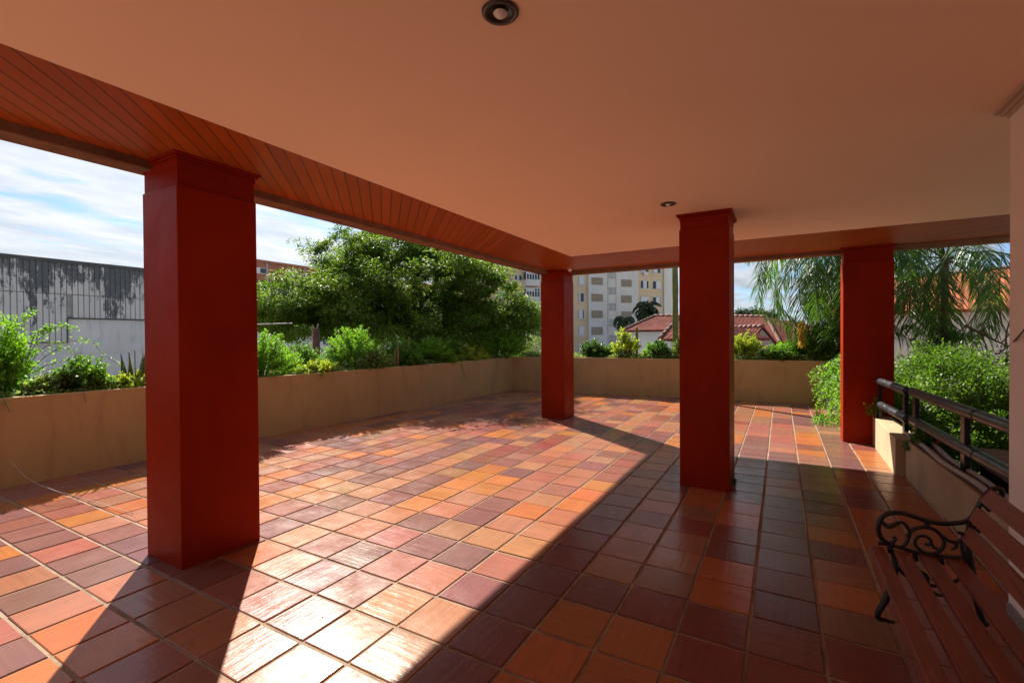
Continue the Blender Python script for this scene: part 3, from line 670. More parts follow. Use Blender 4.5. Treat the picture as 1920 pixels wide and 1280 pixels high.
# ivy spilling over at the far right column
t = thing('ivy', 'bright ivy cascading over the planter end onto the tiles beside the palm side column', 'ivy', (.6*U, 6.6*U, .6*U))
P = []; ms = MB()
for k in range(96):
    y = random.uniform(5.62, 7.7); x0 = .74
    reach = (.04+.34*random.random()**1.8)*(1.1 if y > 6.4 else .75); drop = random.uniform(.18, .66)
    ztop = random.uniform(.55, .72)
    pts = [(x0+.05, y, ztop-.03), (x0-.04, y, ztop+.03), (x0-reach*.7, y+random.uniform(-.08, .08), ztop-drop*.35), (x0-reach, y+random.uniform(-.12, .12), max(.01, ztop-drop))]
    pp = spline([np.array(p)*U for p in pts], 6); ms.tube(pp, .0025, 4)
    A = np.array(pp)
    P.append(A[RNG.integers(0, len(pp), 130)]+unit(130)*.06*RNG.uniform(0, 1, (130, 1)))
for k in range(12):
    x = random.uniform(.42, .66); y = random.uniform(6.1, 7.0); a = random.uniform(2.2, 4.2)
    pp = [np.array([x+math.cos(a)*s*.12, y+math.sin(a)*s*.14, .015+.02*math.sin(3*s)])*U for s in np.linspace(0, 1, 6)]; ms.tube(pp, .0025, 4)
    P.append(np.array(pp)[RNG.integers(0, 6, 30)]+unit(30)*.035)
P = np.concatenate(P); P[:, 2] = np.maximum(P[:, 2], .01); n = len(P)
leaves('foliage', P, unit(n)+np.array([-.3, 0, -.5]), unit(n)*.7+np.array([-.5, -.4, .7]), .048*RNG.uniform(.6, 1.2, n), .03, M['lf_bright'], t)
ms.build('stems', M['green_stem'], t)
# garden behind the railing
def mass(name, label, cat, c, r, clumps, lpc, L, wr, mat, shell=.55, flat=.6, cr=.25, limbs=None, group=None, bark='bark', trunk=None):
    c = np.array(c, float); r = np.array(r, float); t = thing(name, label, cat, (c[0], c[1], trunk[0][2] if trunk else c[2]-r[2]), group)
    u_ = unit(clumps)*RNG.uniform(shell, 1.0, (clumps, 1)); cc = c+u_*r
    cr_ = cr*RNG.uniform(.6, 1.35, clumps)
    off = unit(clumps*lpc).reshape(clumps, lpc, 3)*(RNG.uniform(0, 1, (clumps, lpc, 1))**.45)
    off[..., 2] *= flat
    P = (cc[:, None]+off*cr_[:, None, None]).reshape(-1, 3); n = len(P)
    d = nrm(off.reshape(-1, 3)+unit(n)*.8+np.array([0, 0, -.25])); nor = nrm(unit(n)*.7+np.array([0, 0, 1.0]))
    leaves('crown' if trunk else 'foliage', P, d, nor, L*RNG.uniform(.6, 1.25, n), L*wr*RNG.uniform(.7, 1.2, n), M[mat], t)
    m = MB()
    if trunk:
        m.tube(spline(trunk, 5), list(np.linspace(limbs[0], limbs[1], 5*(len(trunk)-1)+1)), 10); b0 = np.array(trunk[-1])
    else: b0 = c-np.array([0, 0, r[2]*.95])
    for k in range(0, clumps, max(1, clumps//34)):
        e = cc[k]; mid = (b0+e)/2+np.array([0, 0, -.08*np.linalg.norm(e-b0)])+RNG.normal(size=3)*.05*np.linalg.norm(e-b0)
        r0 = (limbs[1]*.55 if limbs else .02); pp = spline([b0, mid, e], 5); m.tube(pp, list(np.linspace(r0, r0*.12, len(pp))), 6)
    m.build('trunk' if trunk else 'branches', M[bark], t); return t
mass('garden_bush', 'dense glossy bush right behind the palm side column', 'bush', (1.38*U, 6.2*U, .25*U), (.5*U, .95*U, .68*U), 300, 130, .046, .5, 'lf_hedge', .6, .7, .22)
mass('garden_bush', 'large dense bush filling the gap behind the long railing section', 'bush', (1.75*U, 5.0*U, .12*U), (.55*U, .9*U, .78*U), 320, 150, .042, .5, 'lf_hedge', .6, .7, .20)
mass('garden_bush', 'lighter bush beside the white wall, behind the concrete slab', 'bush', (2.1*U, 4.1*U, .08*U), (.55*U, .65*U, .84*U), 260, 130, .044, .5, 'lf_mid', .6, .7, .2)
mass('garden_bush', 'tall bush at the back of the garden under the hanging palm fronds', 'bush', (2.6*U, 6.9*U, .12*U), (.9*U, .8*U, .80*U), 280, 120, .055, .5, 'lf_hedge', .6, .7, .26)
b = ony(1745, 805, 4.1*U)
S('flowering_plant', 'small potted-size plant with a red bloom below the railing', 'plant', (b[0], b[1], .20*U), .16, .16, .22, 26, 22, .055, .7, 'lf_mid')
fl = bpy.data.objects['flowering_plant']; m = MB()
for k in range(5):
    a = k*1.26; c_ = np.array([b[0]+.03, b[1]-.12, .20*U+.15]); m.tube([c_, c_+np.array([.012*math.cos(a), .0, .012*math.sin(a)]), c_+np.array([.026*math.cos(a), -.004, .026*math.sin(a)])], [.004, .010, .003], 6)
m.build('bloom', M['flower'], fl)
S('sprig', 'small leafy sprig growing at the foot of the palm side column', 'plant', (.735*U, 5.25*U, .262*U), .09, .09, .22, 14, 16, .035, .5, 'lf_bright')
# tiny weed at the foot of the middle column
S('weed', 'tiny weed sprouting at the foot of the freestanding column', 'weed', (-.268*U, 3.45*U, 0), .03, .05, .09, 10, 10, .02, .3, 'lf_mid', rad=.0015)
# palms
def palm(label, crown, base, nf, Lf, mat='lf_palm', group='palms beyond the terrace', el=(-5, 78), nl=52, ll=.46, wl=.026, az0=0, trunkr=.11):
    crown = np.array(crown, float); base = np.array(base, float); t = thing('palm_tree', label, 'palm', base, group)
    pp = spline([base, (base+crown)/2+np.array([.06, .05, 0]), crown-np.array([0, 0, .25]), crown], 6)
    MB().tube(pp, list(np.linspace(trunkr, trunkr*.7, len(pp))), 12).build('trunk', M['palm_trunk'], t)
    for k in range(nf):
        az = az0+k*2.39996+random.uniform(-.2, .2); e0 = R(el[0]+(el[1]-el[0])*((k+.5)/nf)+random.uniform(-6, 6)); L = Lf*random.uniform(.85, 1.12)
        K = 16; rach = [crown.copy()]; dirs = []
        for i in range(K):
            s = i/(K-1); e = e0-R(165)*s**1.15*(.75+.25*math.cos(e0)); az2 = az+.15*s*math.sin(k)
            d = np.array([math.cos(e)*math.cos(az2), math.cos(e)*math.sin(az2), math.sin(e)]); dirs.append(d); rach.append(rach[-1]+d*L/K)
        A = np.array(rach); D = np.array(dirs+[dirs[-1]])
        s = np.repeat(np.linspace(.14, .995, nl), 2); sg = np.tile([1., -1.], nl); i = s*K; i0 = np.minimum(i.astype(int), K-1); f = (i-i0)[:, None]
        P = A[i0]*(1-f)+A[i0+1]*f; Dm = D[i0]
        side = nrm(np.cross(Dm, np.array([0, 0, 1.])+0*Dm)+1e-6); n = len(P)
        dl = nrm(side*sg[:, None]*.8+Dm*.55+np.array([0, 0, -.45])+RNG.normal(size=(n, 3))*.16)
        ln = ll*(np.sin(np.pi*np.clip(s*.88+.12, 0, 1))**.6+.12)*RNG.uniform(.8, 1.1, n)
        nr = nrm(np.cross(dl, Dm)*sg[:, None]+.25*RNG.normal(size=(n, 3)))
        # each leaflet in two pieces, the outer one hanging
        vs = []; fs = []
        sd = nrm(np.cross(dl, nr)); mid = P+dl*(ln*.5)[:, None]; tip = mid+nrm(dl+np.array([0, 0, -.75]))*(ln*.55)[:, None]
        V = np.empty((n, 6, 3)); w = wl*.5
        V[:, 0] = P-sd*w*.5; V[:, 1] = P+sd*w*.5; V[:, 2] = mid+sd*w; V[:, 3] = mid-sd*w; V[:, 4] = tip+sd*w*.12; V[:, 5] = tip-sd*w*.12
        m = MB(); m.v = [tuple(x) for x in V.reshape(-1, 3)]
        for q in range(n): a = 6*q; m.f += [(a, a+1, a+2, a+3), (a+3, a+2, a+4, a+5)]
        m.sm = [False]*len(m.f)
        fo = m.build('frond', M[mat], t)
        r_ = MB(); r_.tube(rach[::2]+[rach[-1]], list(np.linspace(.017, .004, len(rach[::2])+1)), 6); r_.build('rachis', M['green_stem'], fo)
    return t
b1 = at(1570, 700, 9.6); b1[2] = GZ
pA = palm('leafy palm whose fronds droop between the freestanding column and the palm side column', at(1578, 462, 9.6), b1, 36, 2.8, az0=.3, el=(-60, 82), ll=.54, wl=.023, nl=62)
b2 = at(1745, 700, 9.0); b2[2] = GZ
palm('palm with arching fronds hanging before the pink house at the right', at(1772, 486, 8.6), b2, 20, 2.4, az0=1.1, trunkr=.07, el=(-55, 85), ll=.48, wl=.020, nl=60)
mi = MB(); n = 190; c0 = at(1503, 604, 9.5); P = c0+np.stack([RNG.normal(0, .03, n), RNG.normal(0, .03, n), -RNG.uniform(-.05, .45, n)], 1)
leaves('inflorescence', P, unit(n)*.4+np.array([0, 0, -1]), unit(n), .10*RNG.uniform(.6, 1.2, n), .022, M['lf_orange'], pA)
# big tree
tb = at(775, 700, 13.2); tb[2] = GZ
fk = at(768, 600, 13.2)
tree = thing('broad_tree', 'broad spreading dark green tree behind the left planter', 'tree', tb)
m = MB(); m.tube(spline([tb, at(776, 660, 13.2), fk], 6), list(np.linspace(.30, .21, 13)), 12)
CL = []
def lobe(px, py, D, rx, rz, ry, n, sh=.5):
    c = at(px, py, D); s = D/F; u_ = unit(n); u_[:, 2] = np.where(u_[:, 2] < -.35, u_[:, 2]*.55, u_[:, 2]); u_ *= RNG.uniform(sh, 1.1, (n, 1))
    CL.append(c+u_[:, :1]*rx*s*CR+u_[:, 2:]*rz*s*np.array([0, 0, 1.])+u_[:, 1:2]*ry*CF)
lobe(760, 530, 13.4, 168, 78, 3.0, 175); lobe(575, 580, 12.8, 92, 56, 2.0, 105); lobe(915, 568, 13.6, 66, 62, 2.0, 85)
lobe(745, 474, 13.4, 120, 46, 2.0, 70); lobe(672, 482, 13.2, 62, 36, 1.6, 36); lobe(845, 502, 13.6, 92, 46, 2.2, 70); lobe(660, 505, 13.0, 62, 42, 1.5, 45); lobe(680, 590, 12.8, 150, 42, 2.0, 60); lobe(880, 600, 13.6, 100, 42, 2.0, 50); lobe(982, 596, 13.6, 26, 36, 1.2, 26); lobe(560, 610, 12.6, 80, 32, 1.6, 30); lobe(690, 618, 12.8, 165, 30, 2.2, 80); lobe(870, 622, 13.8, 120, 28, 2.0, 50)
cc = np.concatenate(CL)
nz = np.sin(cc[:, 0]*1.9+.4)*np.sin(cc[:, 1]*2.1+1.3)+np.sin(cc[:, 2]*2.9+cc[:, 0]*1.3)*.6+np.sin(cc[:, 1]*3.7-cc[:, 2]*2.3)*.4
cc = cc[nz > -.68]; cc = cc+unit(len(cc))*.22*RNG.uniform(0, 1, (len(cc), 1))**2; nC = len(cc); lpc = 250
off = unit(nC*lpc).reshape(nC, lpc, 3)*RNG.uniform(0, 1, (nC, lpc, 1))**.5; off[..., 2] *= .38
sz = .40*RNG.uniform(.5, 1.45, nC); tilt = RNG.normal(0, .25, (nC, 1, 2)); off[..., 2] += (off[..., :2]*tilt).sum(-1)
P = (cc[:, None]+off*sz[:, None, None]).reshape(-1, 3); n = len(P)
leaves('crown', P, nrm(off.reshape(-1, 3)*1.3+unit(n)*.7+np.array([0, 0, -.3])), nrm(unit(n)*.6+np.array([0, 0, 1.])), .108*RNG.uniform(.6, 1.2, n), .036, M['lf_tree'], tree)
mains = [at(560, 560, 12.8), at(640, 545, 13.0), at(700, 500, 13.2), at(790, 480, 13.4), at(850, 510, 13.5), at(920, 555, 13.6), at(600, 600, 12.6), at(860, 580, 14.0)]
for e in mains:
    q = spline([fk, fk*.55+e*.45+np.array([0, 0, .18]), e], 6); m.tube(q, list(np.linspace(.12, .03, len(q))), 8)
for k in range(0, nC, 4):
    e = cc[k]; j = int(np.argmin([np.linalg.norm(e-q) for q in mains])); s0 = fk*.4+mains[j]*.6+np.array([0, 0, .1])
    q = spline([s0, (s0+e)/2+RNG.normal(size=3)*.12, e], 4); m.tube(q, list(np.linspace(.035, .006, len(q))), 5)
m.build('trunk', M['bark'], tree)
# garden greenery below the tree
for px, D, rx, z0, h, lab in ((520, 11, 2.2, -3.4, 4.6, 'dark shrub mass at the foot of the weathered warehouse, beside the column'), (640, 12.2, 2.4, -3.4, 4.9, 'dark garden tree left of the broad tree trunk'), (735, 15.5, 2.4, -3.4, 5.1, 'dark garden tree directly behind the broad tree trunk'), (860, 15.5, 2.6, -3.4, 5.2, 'dark garden tree right of the broad tree trunk'), (985, 17, 1.8, -3.4, 5.2, 'dark garden tree behind the planter corner')):
    c = at(px, 650, D); mass('garden_tree', lab, 'tree', (c[0], c[1], z0+h*.55), (rx, rx, h*.45), 120, 90, .11, .45, 'lf_tree', .55, .6, .5, (.14, .07), None, 'bark', [(c[0], c[1], GZ), (c[0], c[1], z0+h*.3), (c[0], c[1], z0+h*.5)])
# rusty post and pale pipe before the tree
b = at(592, 700, 9.5); a = at(592, 617, 9.5)
t = thing('rusty_post', 'rusty brown post with pale sticks before the broad tree', 'post', (b[0], b[1], GZ))
MB().tube([(a[0], a[1], GZ), tuple(a)], .075, 10).build('pole', M['rust'], t)
MB().tube([a+np.array([0, 0, -.05]), at(597, 608, 9.5)], .012, 6).build('stick', M['conduit'], t); MB().tube([a+np.array([0, 0, -.08]), at(586, 609, 9.4)], .01, 6).build('stick', M['conduit'], t)
p0 = onx(440, 609, -9.2); p1 = onx(548, 606, -9.2)
tag(MB().tube([p0, p1], .012, 8).build('overhead_pipe', M['cloth']), 'thin white horizontal pipe crossing behind the bushes right of the nearest column', 'pipe')
# ------------------------------------------------------------------ buildings
XW = -28.0
wz = lambda px, py: onx(px, py, XW)
ztop, zmid, zl1, zl2 = wz(130, 488)[2], wz(130, 552)[2], wz(128, 595)[2], wz(60, 641)[2]
yE = wz(128, 600)[1]; ya, yb = -26., 34.
wh = thing('warehouse', 'long weathered white warehouse with peeling corrugated cladding at the left', 'building', (XW-5, 4, GZ))
MB().box(XW-12, XW-.16, ya, yb, GZ, ztop-.1).build('block_wall', M['wh_block'], wh)
m = MB()
def corrug(y0, y1, z0, z1, pitch=.20, depth=.03):
    ys = []; k = math.floor(y0/pitch)
    while k*pitch < y1:
        for f_, d_ in ((0., 0), (.06, depth), (.86, depth), (.94, 0)):
            yy = (k+f_)*pitch
            if y0 <= yy <= y1: ys.append((yy, d_))
        k += 1
    vs = []; fs = []
    for yy, d_ in ys: vs += [(XW-.06+d_, yy, z0), (XW-.06+d_, yy, z1)]
    for i in range(len(ys)-1): fs.append((2*i, 2*i+2, 2*i+3, 2*i+1))
    m.add(vs, fs)
corrug(ya, yb, zmid+.015, ztop-.08); corrug(ya, yE, zl2, zmid-.015); corrug(yE, yb, zl1, zmid-.015)
m.build('cladding', M['cladding'], wh)
m = MB(); m.box(XW-12.1, XW+.05, ya-.1, yb+.1, ztop-.16, ztop+.0); m.build('coping', M['wh_trim'], wh)
m = MB(); m.box(XW-.158, XW+.0, yE, yb, zl1-.06, zl1-.005); m.box(XW-.158, XW+.0, ya, yE-.01, zl2-.05, zl2-.005); m.box(XW-.158, XW-.0, yE-.05, yE-.002, zl2+.0, zl1-.065); m.build('flashing', M['wh_trim'], wh)
m = MB()
for zz in (zl1-.42, zl1-.50, zl1-.9, zl1-1.5): m.box(XW-.155, XW-.145, yE+.02, yb, zz, zz+.025)
m.build('wall_ledge', M['wh_block'], wh)
MB().box(XW-.155, XW-.12, yE+.03, yb, zl1-1.6, zl1-.07).build('lower_panel', M['wh_block'], wh)
# brick building behind it
XB = -52.0
q0, q1 = onx(478, 490, XB), onx(478, 530, XB)
br = thing('brick_building', 'dark red brick building showing over the warehouse roof beside the broad tree', 'building', (XB-4, 30, GZ))
YS = onx(430, 500, XB)[1]; MB().box(XB-9, XB, YS, YS+70, GZ, q0[2]).build('wall', M['brickred'], br)
MB().box(XB-9.2, XB+.25, YS-.2, YS+70.2, q0[2]+.002, q0[2]+.25).build('roof_edge', M['brickred'], br)
for k in range(7):
    y = onx(489, 507, XB)[1]+(k-1)*4.3; zt, zb = onx(489, 502, XB)[2], onx(489, 513, XB)[2]
    w = MB().box(XB+.002, XB+.06, y-.9, y+.9, zb, zt).build('window', M['winframe'], br); MB().box(XB+.061, XB+.075, y-.1, y+.8, zb+.06, zt-.06).build('pane', M['glass'], w)
    w = MB().box(XB+.002, XB+.06, y-.9, y+.9, zb-3.0, zt-3.0).build('window', M['winframe'], br); MB().box(XB+.061, XB+.075, y-.1, y+.8, zb-2.94, zt-3.06).build('pane', M['glass'], w)
for k in range(5):
    y = onx(500, 500, XB)[1]+k*5.; MB().box(XB+.002, XB+.12, y-.12, y+.12, GZ, q0[2]-.01).build('downpipe', M['conduit'], br)
# apartment block
TH = R(38.); AD = 78.
hd = np.array([math.sin(TH), math.cos(TH), 0]); nd = np.array([math.cos(TH), -math.sin(TH), 0])
A0 = at(1118, 600, AD)
if np.dot(nd, CAM-A0) < 0: nd = -nd
def fac(px, py):
    d = ray(px, py); k = np.dot(A0-CAM, nd)/np.dot(d, nd); p = CAM+d*k-A0; return float(np.dot(p, hd)), float(p[2]+A0[2])
def fbox(m, s0, s1, z0, z1, d0, d1):
    p = []
    for z in (z0, z1):
        for s, d in ((s0, d0), (s1, d0), (s1, d1), (s0, d1)): v = A0+hd*s+nd*d; p.append((v[0], v[1], z))
    return m.hexa(p)
apt = thing('apartment_block', 'pale apartment block with yellow bands and lattice openings behind the corner column', 'building', (A0[0], A0[1], GZ))
c4 = lambda x, y: fac(960+x/5.647, 480+y/5.647)
sx = lambda x, y=500: c4(x, y)[0]
ZT = 33.
sL, s1_, s2_, s3_, s4_ = sx(-230), sx(800), sx(1325), sx(1600), sx(1705)
fbox(MB(), sL-6, s1_, GZ, ZT, -12, 0).build('yellow_wall', M['apt_beige'], apt)
fbox(MB(), s1_+.002, s2_-.002, GZ, ZT+1, -12, .35).build('white_wall', M['apt_white'], apt)
fbox(MB(), s2_, s3_, GZ, ZT, -12, 0.05).build('yellow_wall', M['apt_beige'], apt)
fbox(MB(), s3_+.002, s4_, GZ, ZT, -12, .3).build('end_wall', M['apt_white'], apt)
m = MB(); fbox(m, sx(1000), sx(1008), GZ, ZT, .352, .42); fbox(m, sx(1087), sx(1095), GZ, ZT, .352, .42); m.build('pilaster', M['apt_beige'], apt)
def lattice(x0, y0, x1, y1, nx, ny, d, mat, name, bw=.10, back='glass'):
    s0, z1_ = c4(x0, y0); s1, z0_ = c4(x1, y1)
    o = fbox(MB(), s0, s1, z0_, z1_, d-.3+.31, d+.02).build(name, M[back], apt); g = MB()
    for i in range(nx+1): a = s0+(s1-s0)*i/nx; fbox(g, a-bw/2, a+bw/2, z0_, z1_, d+.021, d+.07)
    for i in range(ny+1): a = z0_+(z1_-z0_)*i/ny; fbox(g, s0, s1, a-bw/2, a+bw/2, d+.022, d+.065)
    g.build('grid', M[mat], o)
PIT = 174.3
M['cob'] = paint('earthy vent blocks', (.33, .27, .21), .9, .2, 3)
for k in range(-2, 6): lattice(832, 232+PIT*k, 945, 306+PIT*k, 8, 5, .36, 'cob', 'vent_window', .13)
for k in range(-2, 6): lattice(1145, 253+168*k, 1250, 326+168*k, 8, 5, .36, 'cob', 'vent_window', .13)
for k in range(-2, 5): lattice(1005, 162+168*k, 1088, 240+170*k, 6, 6, .36, 'apt_white', 'stair_window', .085)
def window(x0, y0, x1, y1, sh=.5, shl=0, d=0.05, tilt=False):
    s0, z1_ = c4(x0, y0); s1, z0_ = c4(x1, y1)
    o = fbox(MB(), s0-.06, s1+.06, z0_-.06, z1_+.06, d+.002, d+.06).build('window', M['winframe'], apt)
    fbox(MB(), s0, s1, z0_, z1_, d+.061, d+.08).build('pane', M['glass'], o)
    fbox(MB(), s0+(s1-s0)*shl, s0+(s1-s0)*(shl+sh), z0_+.02, z1_-.01, d+.081, d+.12).build('shutter', M['shutter'], o)
    fbox(MB(), s0-.12, s1+.12, z0_-.16, z0_-.07, d+.003, d+.2).build('sill', M['apt_white'], o)
    if tilt: fbox(MB(), s0, s1, z1_-.55, z1_, d+.121, d+.16).build('blind', M['shutter'], o)
for k in range(-2, 5): window(703, 215+178*k, 758, 305+178*k, (.9, .45, .95, .3, .7, 1., .5)[k+2], .05, 0.)
for k in range(-2, 4): window(1360, 94+168*k, 1440, 176+168*k, (.5, .3, .6, .45, .8, .4)[k+2], (0, .2, 0, .3, 0, .5)[k+2], .05, k == 2)
for k in range(-2, 4): window(1487, 100+168*k, 1566, 182+168*k, (.55, .9, .55, .6, .5, .9)[k+2], .42 if k in (1, 2) else .05, .05)
for k in range(-2, 4): window(30, 205+178*k, 100, 255+178*k, .3, .3, 0.)
for k in range(-2, 4): window(-170, 205+178*k, -60, 275+178*k, .3, .3, 0.)
for k in range(-1, 4):     # glazed balconies
    s0, z1_ = c4(118, 172+178*k); s1, z0_ = c4(258, 325+178*k)
    o = fbox(MB(), s0, s1, z0_, z0_+.95, .002, 1.3).build('balcony', M['apt_white'], apt)
    fbox(MB(), s0+.05, s1-.05, z0_+.951, z1_, .003, 1.22).build('balcony_glass', M['glass'], o)
    g = MB()
    for i in range(6): a = s0+(s1-s0)*i/5; fbox(g, a-.05, a+.05, z0_+.952, z1_+.02, 1.221, 1.29)
    fbox(g, s0, s1, z1_-.02, z1_+.1, .004, 1.30); fbox(g, s0, s1, z0_+1.75, z0_+1.83, 1.222, 1.288)
    fbox(g, s0+.1, s0+(s1-s0)*.55, z0_+1.85, z1_-.05, 1.2215, 1.25)
    g.build('balcony_frame', M['winframe'], o)
s0, z0_ = c4(1378, 205); o = fbox(MB(), s0, s0+.75, z0_, z0_+.55, .2, .6).build('air_conditioner', M['winframe'], apt)
m = MB()
for k in range(-3, 6): s0, z0_ = c4(1325, 230+168*k); fbox(m, s2_+.01, s3_-.01, z0_, z0_+.08, .051, .1)
m.build('band', M['apt_white'], apt)
# tiled houses
def roofmesh(name, faces, mat, parent, th=.12):
    me = bpy.data.meshes.new(name); off = np.array(wloc(parent)); vs = []; fs = []; uv = []
    for f in faces:
        p = [np.array(q, float) for q in f]; n = nrm(np.cross(p[1]-p[0], p[2]-p[0])); n = n if n[2] > 0 else -n
        e = nrm(np.cross(np.array([0, 0, 1.]), n)); g = np.cross(n, e); b = len(vs); k = len(p)
        for q in p: vs.append(q); uv.append((np.dot(q, e), np.dot(q, g), 0))
        for q in p: vs.append(q-np.array([0, 0, th])); uv.append((np.dot(q, e), np.dot(q, g), 0))
        fs.append(tuple(range(b, b+k))); fs.append(tuple(range(b+k, b+2*k))[::-1])
        for i in range(k): fs.append((b+i, b+k+i, b+k+(i+1) % k, b+(i+1) % k))
    me.from_pydata([tuple(v-off) for v in vs], [], fs)
    a_ = me.attributes.new('rt', 'FLOAT_VECTOR', 'POINT'); a_.data.foreach_set('vector', np.array(uv, dtype=np.float32).ravel())
    me.materials.append(mat); me.update(); o = bpy.data.objects.new(name, me); C.objects.link(o); o.parent = parent; return o
def ridge_caps(pa, pb, parent, mat='roof_dark', r=.11):
    pa, pb = np.array(pa), np.array(pb); n = max(2, int(np.linalg.norm(pb-pa)/.35)); m = MB()
    for i in range(n):
        a = pa+(pb-pa)*i/n; b = pa+(pb-pa)*(i+1.12)/n; m.tube([a, b], [r, r*.82], 8)
    return m.build('ridge_tiles', M['ridge'], parent)
M['ridge'] = paint('pale mortared ridge tiles', (.20, .10, .08), .9, .3, 5)
def house(label, wallmat, roofmat, eL, eR, depth, ridge, ridgeLR, zg=GZ, hipL=True, hipR=True, over=.35, windows=()):
    """hip or gable house: front eave from eL to eR, ridge points given"""
    eL, eR = np.array(eL, float), np.array(eR, float); eR[2] = eL[2] if abs(eR[2]-eL[2]) < .6 else eR[2]
    d = eR-eL; d[2] = 0; d = nrm(d); nb = np.array([-d[1], d[0], 0]); nb = nb if np.dot(nb, CF) > 0 else -nb
    bL, bR = eL+nb*depth, eR+nb*depth; r0, r1 = [np.array(q, float) for q in ridgeLR]
    t = thing('house', label, 'house', ((eL+eR)/2+nb*depth/2)*np.array([1, 1, 0])+np.array([0, 0, zg]))
    fc = [(eL, eR, r1, r0), (bR, bL, r0, r1)]
    if hipL: fc.append((bL, eL, r0))
    if hipR: fc.append((eR, bR, r1))
    roofmesh('roof', fc, M[roofmat], t)
    ridge_caps(r0, r1, t)
    if hipL: ridge_caps(eL, r0, t)
    if hipR: ridge_caps(eR, r1, t)
    w = MB(); i_ = over; q = [eL+d*i_+nb*i_, eR-d*i_+nb*i_, bR-d*i_-nb*i_, bL+d*i_-nb*i_]
    zt = min(eL[2], eR[2])-.02
    w.hexa([(p[0], p[1], zg) for p in q]+[(p[0], p[1], zt) for p in q]); w.build('wall', M[wallmat], t)
    for (f, z0, z1, ww_) in windows:
        c_ = eL+(eR-eL)*f+nb*i_; s = d*ww_/2; m = MB(); o_ = -nb*.05
        m.hexa([tuple((c_-s+o_)*[1, 1, 0]+[0, 0, z0]), tuple((c_+s+o_)*[1, 1, 0]+[0, 0, z0]), tuple((c_+s)*[1, 1, 0]+[0, 0, z0]), tuple((c_-s)*[1, 1, 0]+[0, 0, z0]),
                tuple((c_-s+o_)*[1, 1, 0]+[0, 0, z1]), tuple((c_+s+o_)*[1, 1, 0]+[0, 0, z1]), tuple((c_+s)*[1, 1, 0]+[0, 0, z1]), tuple((c_-s)*[1, 1, 0]+[0, 0, z1])])
        m.build('window', M['glass'], t)
    return t
house('pale blue-grey house with a hipped dark red roof left of the tall cactus', 'bluewall', 'roof_dark', at(1167, 619, 29), at(1345, 619, 25.2), 8., None, (at(1227, 592, 31.5), at(1335, 592, 29.5)), windows=((.33, -.4, .5, .7),))
house('near red tiled roof peeking out behind the tall cactus', 'bluewall', 'roof_dark', at(1236, 635, 22), at(1345, 652, 19.8), 5., None, (at(1278, 590, 23.6), at(1320, 590, 22.5)))
house('wide dark red hipped roof right of the freestanding column', 'greygable', 'roof_dark', at(1325, 640, 31), at(1462, 640, 26.5), 9., None, (at(1350, 592, 34), at(1436, 593, 31.5)))
def gable(label, peak, eL, eR, back, wallmat, roofmat):
    peak, eL, eR = [np.array(q, float) for q in (peak, eL, eR)]; bk = np.array(back, float)
    t = thing('house', label, 'house', (peak[0], peak[1], GZ))
    m = MB(); up = np.array([0, 0, -.1]); wl_ = [np.array([eL[0], eL[1], GZ]), np.array([eR[0], eR[1], GZ]), eR+up, peak+up, eL+up]
    m.add(wl_+[p+bk for p in wl_], [(0, 1, 2, 3, 4), (9, 8, 7, 6, 5), (0, 5, 6, 1), (1, 6, 7, 2), (2, 7, 8, 3), (3, 8, 9, 4), (4, 9, 5, 0)]); m.build('wall', M[wallmat], t)
    f = -bk/np.linalg.norm(bk)*.12; oL, oR = (eL-peak)*1.06+peak, (eR-peak)*1.06+peak
    roofmesh('roof', [(oL+f, peak+f, peak+bk, oL+bk), (peak+f, oR+f, oR+bk, peak+bk)], M[roofmat], t)
    ridge_caps(peak+f, peak+bk, t); return t
bkv = CF*np.array([1, 1, 0])*7.
gable('grey gabled house end with red tiles seen between the freestanding column and the palms', at(1428, 611, 24), at(1404, 640, 24), at(1462, 652, 24), bkv+CR*np.array([1, 1, 0])*-1.5, 'greygable', 'roof_dark')
house('second tiled roof between the grey gable and the palm fronds', 'pinkwall', 'roof_dark', at(1440, 628, 30), at(1500, 628, 28), 6., None, (at(1450, 603, 32), at(1490, 603, 31)))
house('long pink walled house with an orange tiled roof behind the palms', 'pinkwall', 'roof_orange', at(1545, 588, 20), at(2010, 553, 15.2), 8., None, (at(1575, 534, 23), at(1975, 494, 18.6)), windows=((.28, -.05, .45, .8), (.5, -.6, .5, .9)))
# distant trees and far palm
for px, py, D, r_, lab in ((1405, 590, 95, 3.2, 'small dark tree on the skyline left of the palm fronds'), (1434, 594, 100, 3.0, 'lower dark tree on the skyline just above the grey gable')):
    c = at(px, py, D); mass('distant_tree', lab, 'tree', c, (r_, r_, r_*.42), 40, 60, .5, .5, 'lf_far', .3, .5, .9, (.2, .1), None, 'bark', [(c[0], c[1], GZ), (c[0], c[1], c[2]-r_*.4), tuple(c)])
c = at(1211, 580, 45); palm('dark palm with a dense round head before the apartment block', c, (c[0], c[1], GZ), 30, 1.9, 'lf_far', 'palms beyond the terrace', (-60, 85), 34, .5, .07, .4)
c = at(1170, 598, 44); palm('small dark palm leaning before the apartment block, lower than its neighbour', c, (c[0]+1, c[1], GZ), 12, 1.6, 'lf_far', 'palms beyond the terrace', (-10, 60), 30, .5, .06, 1.4)
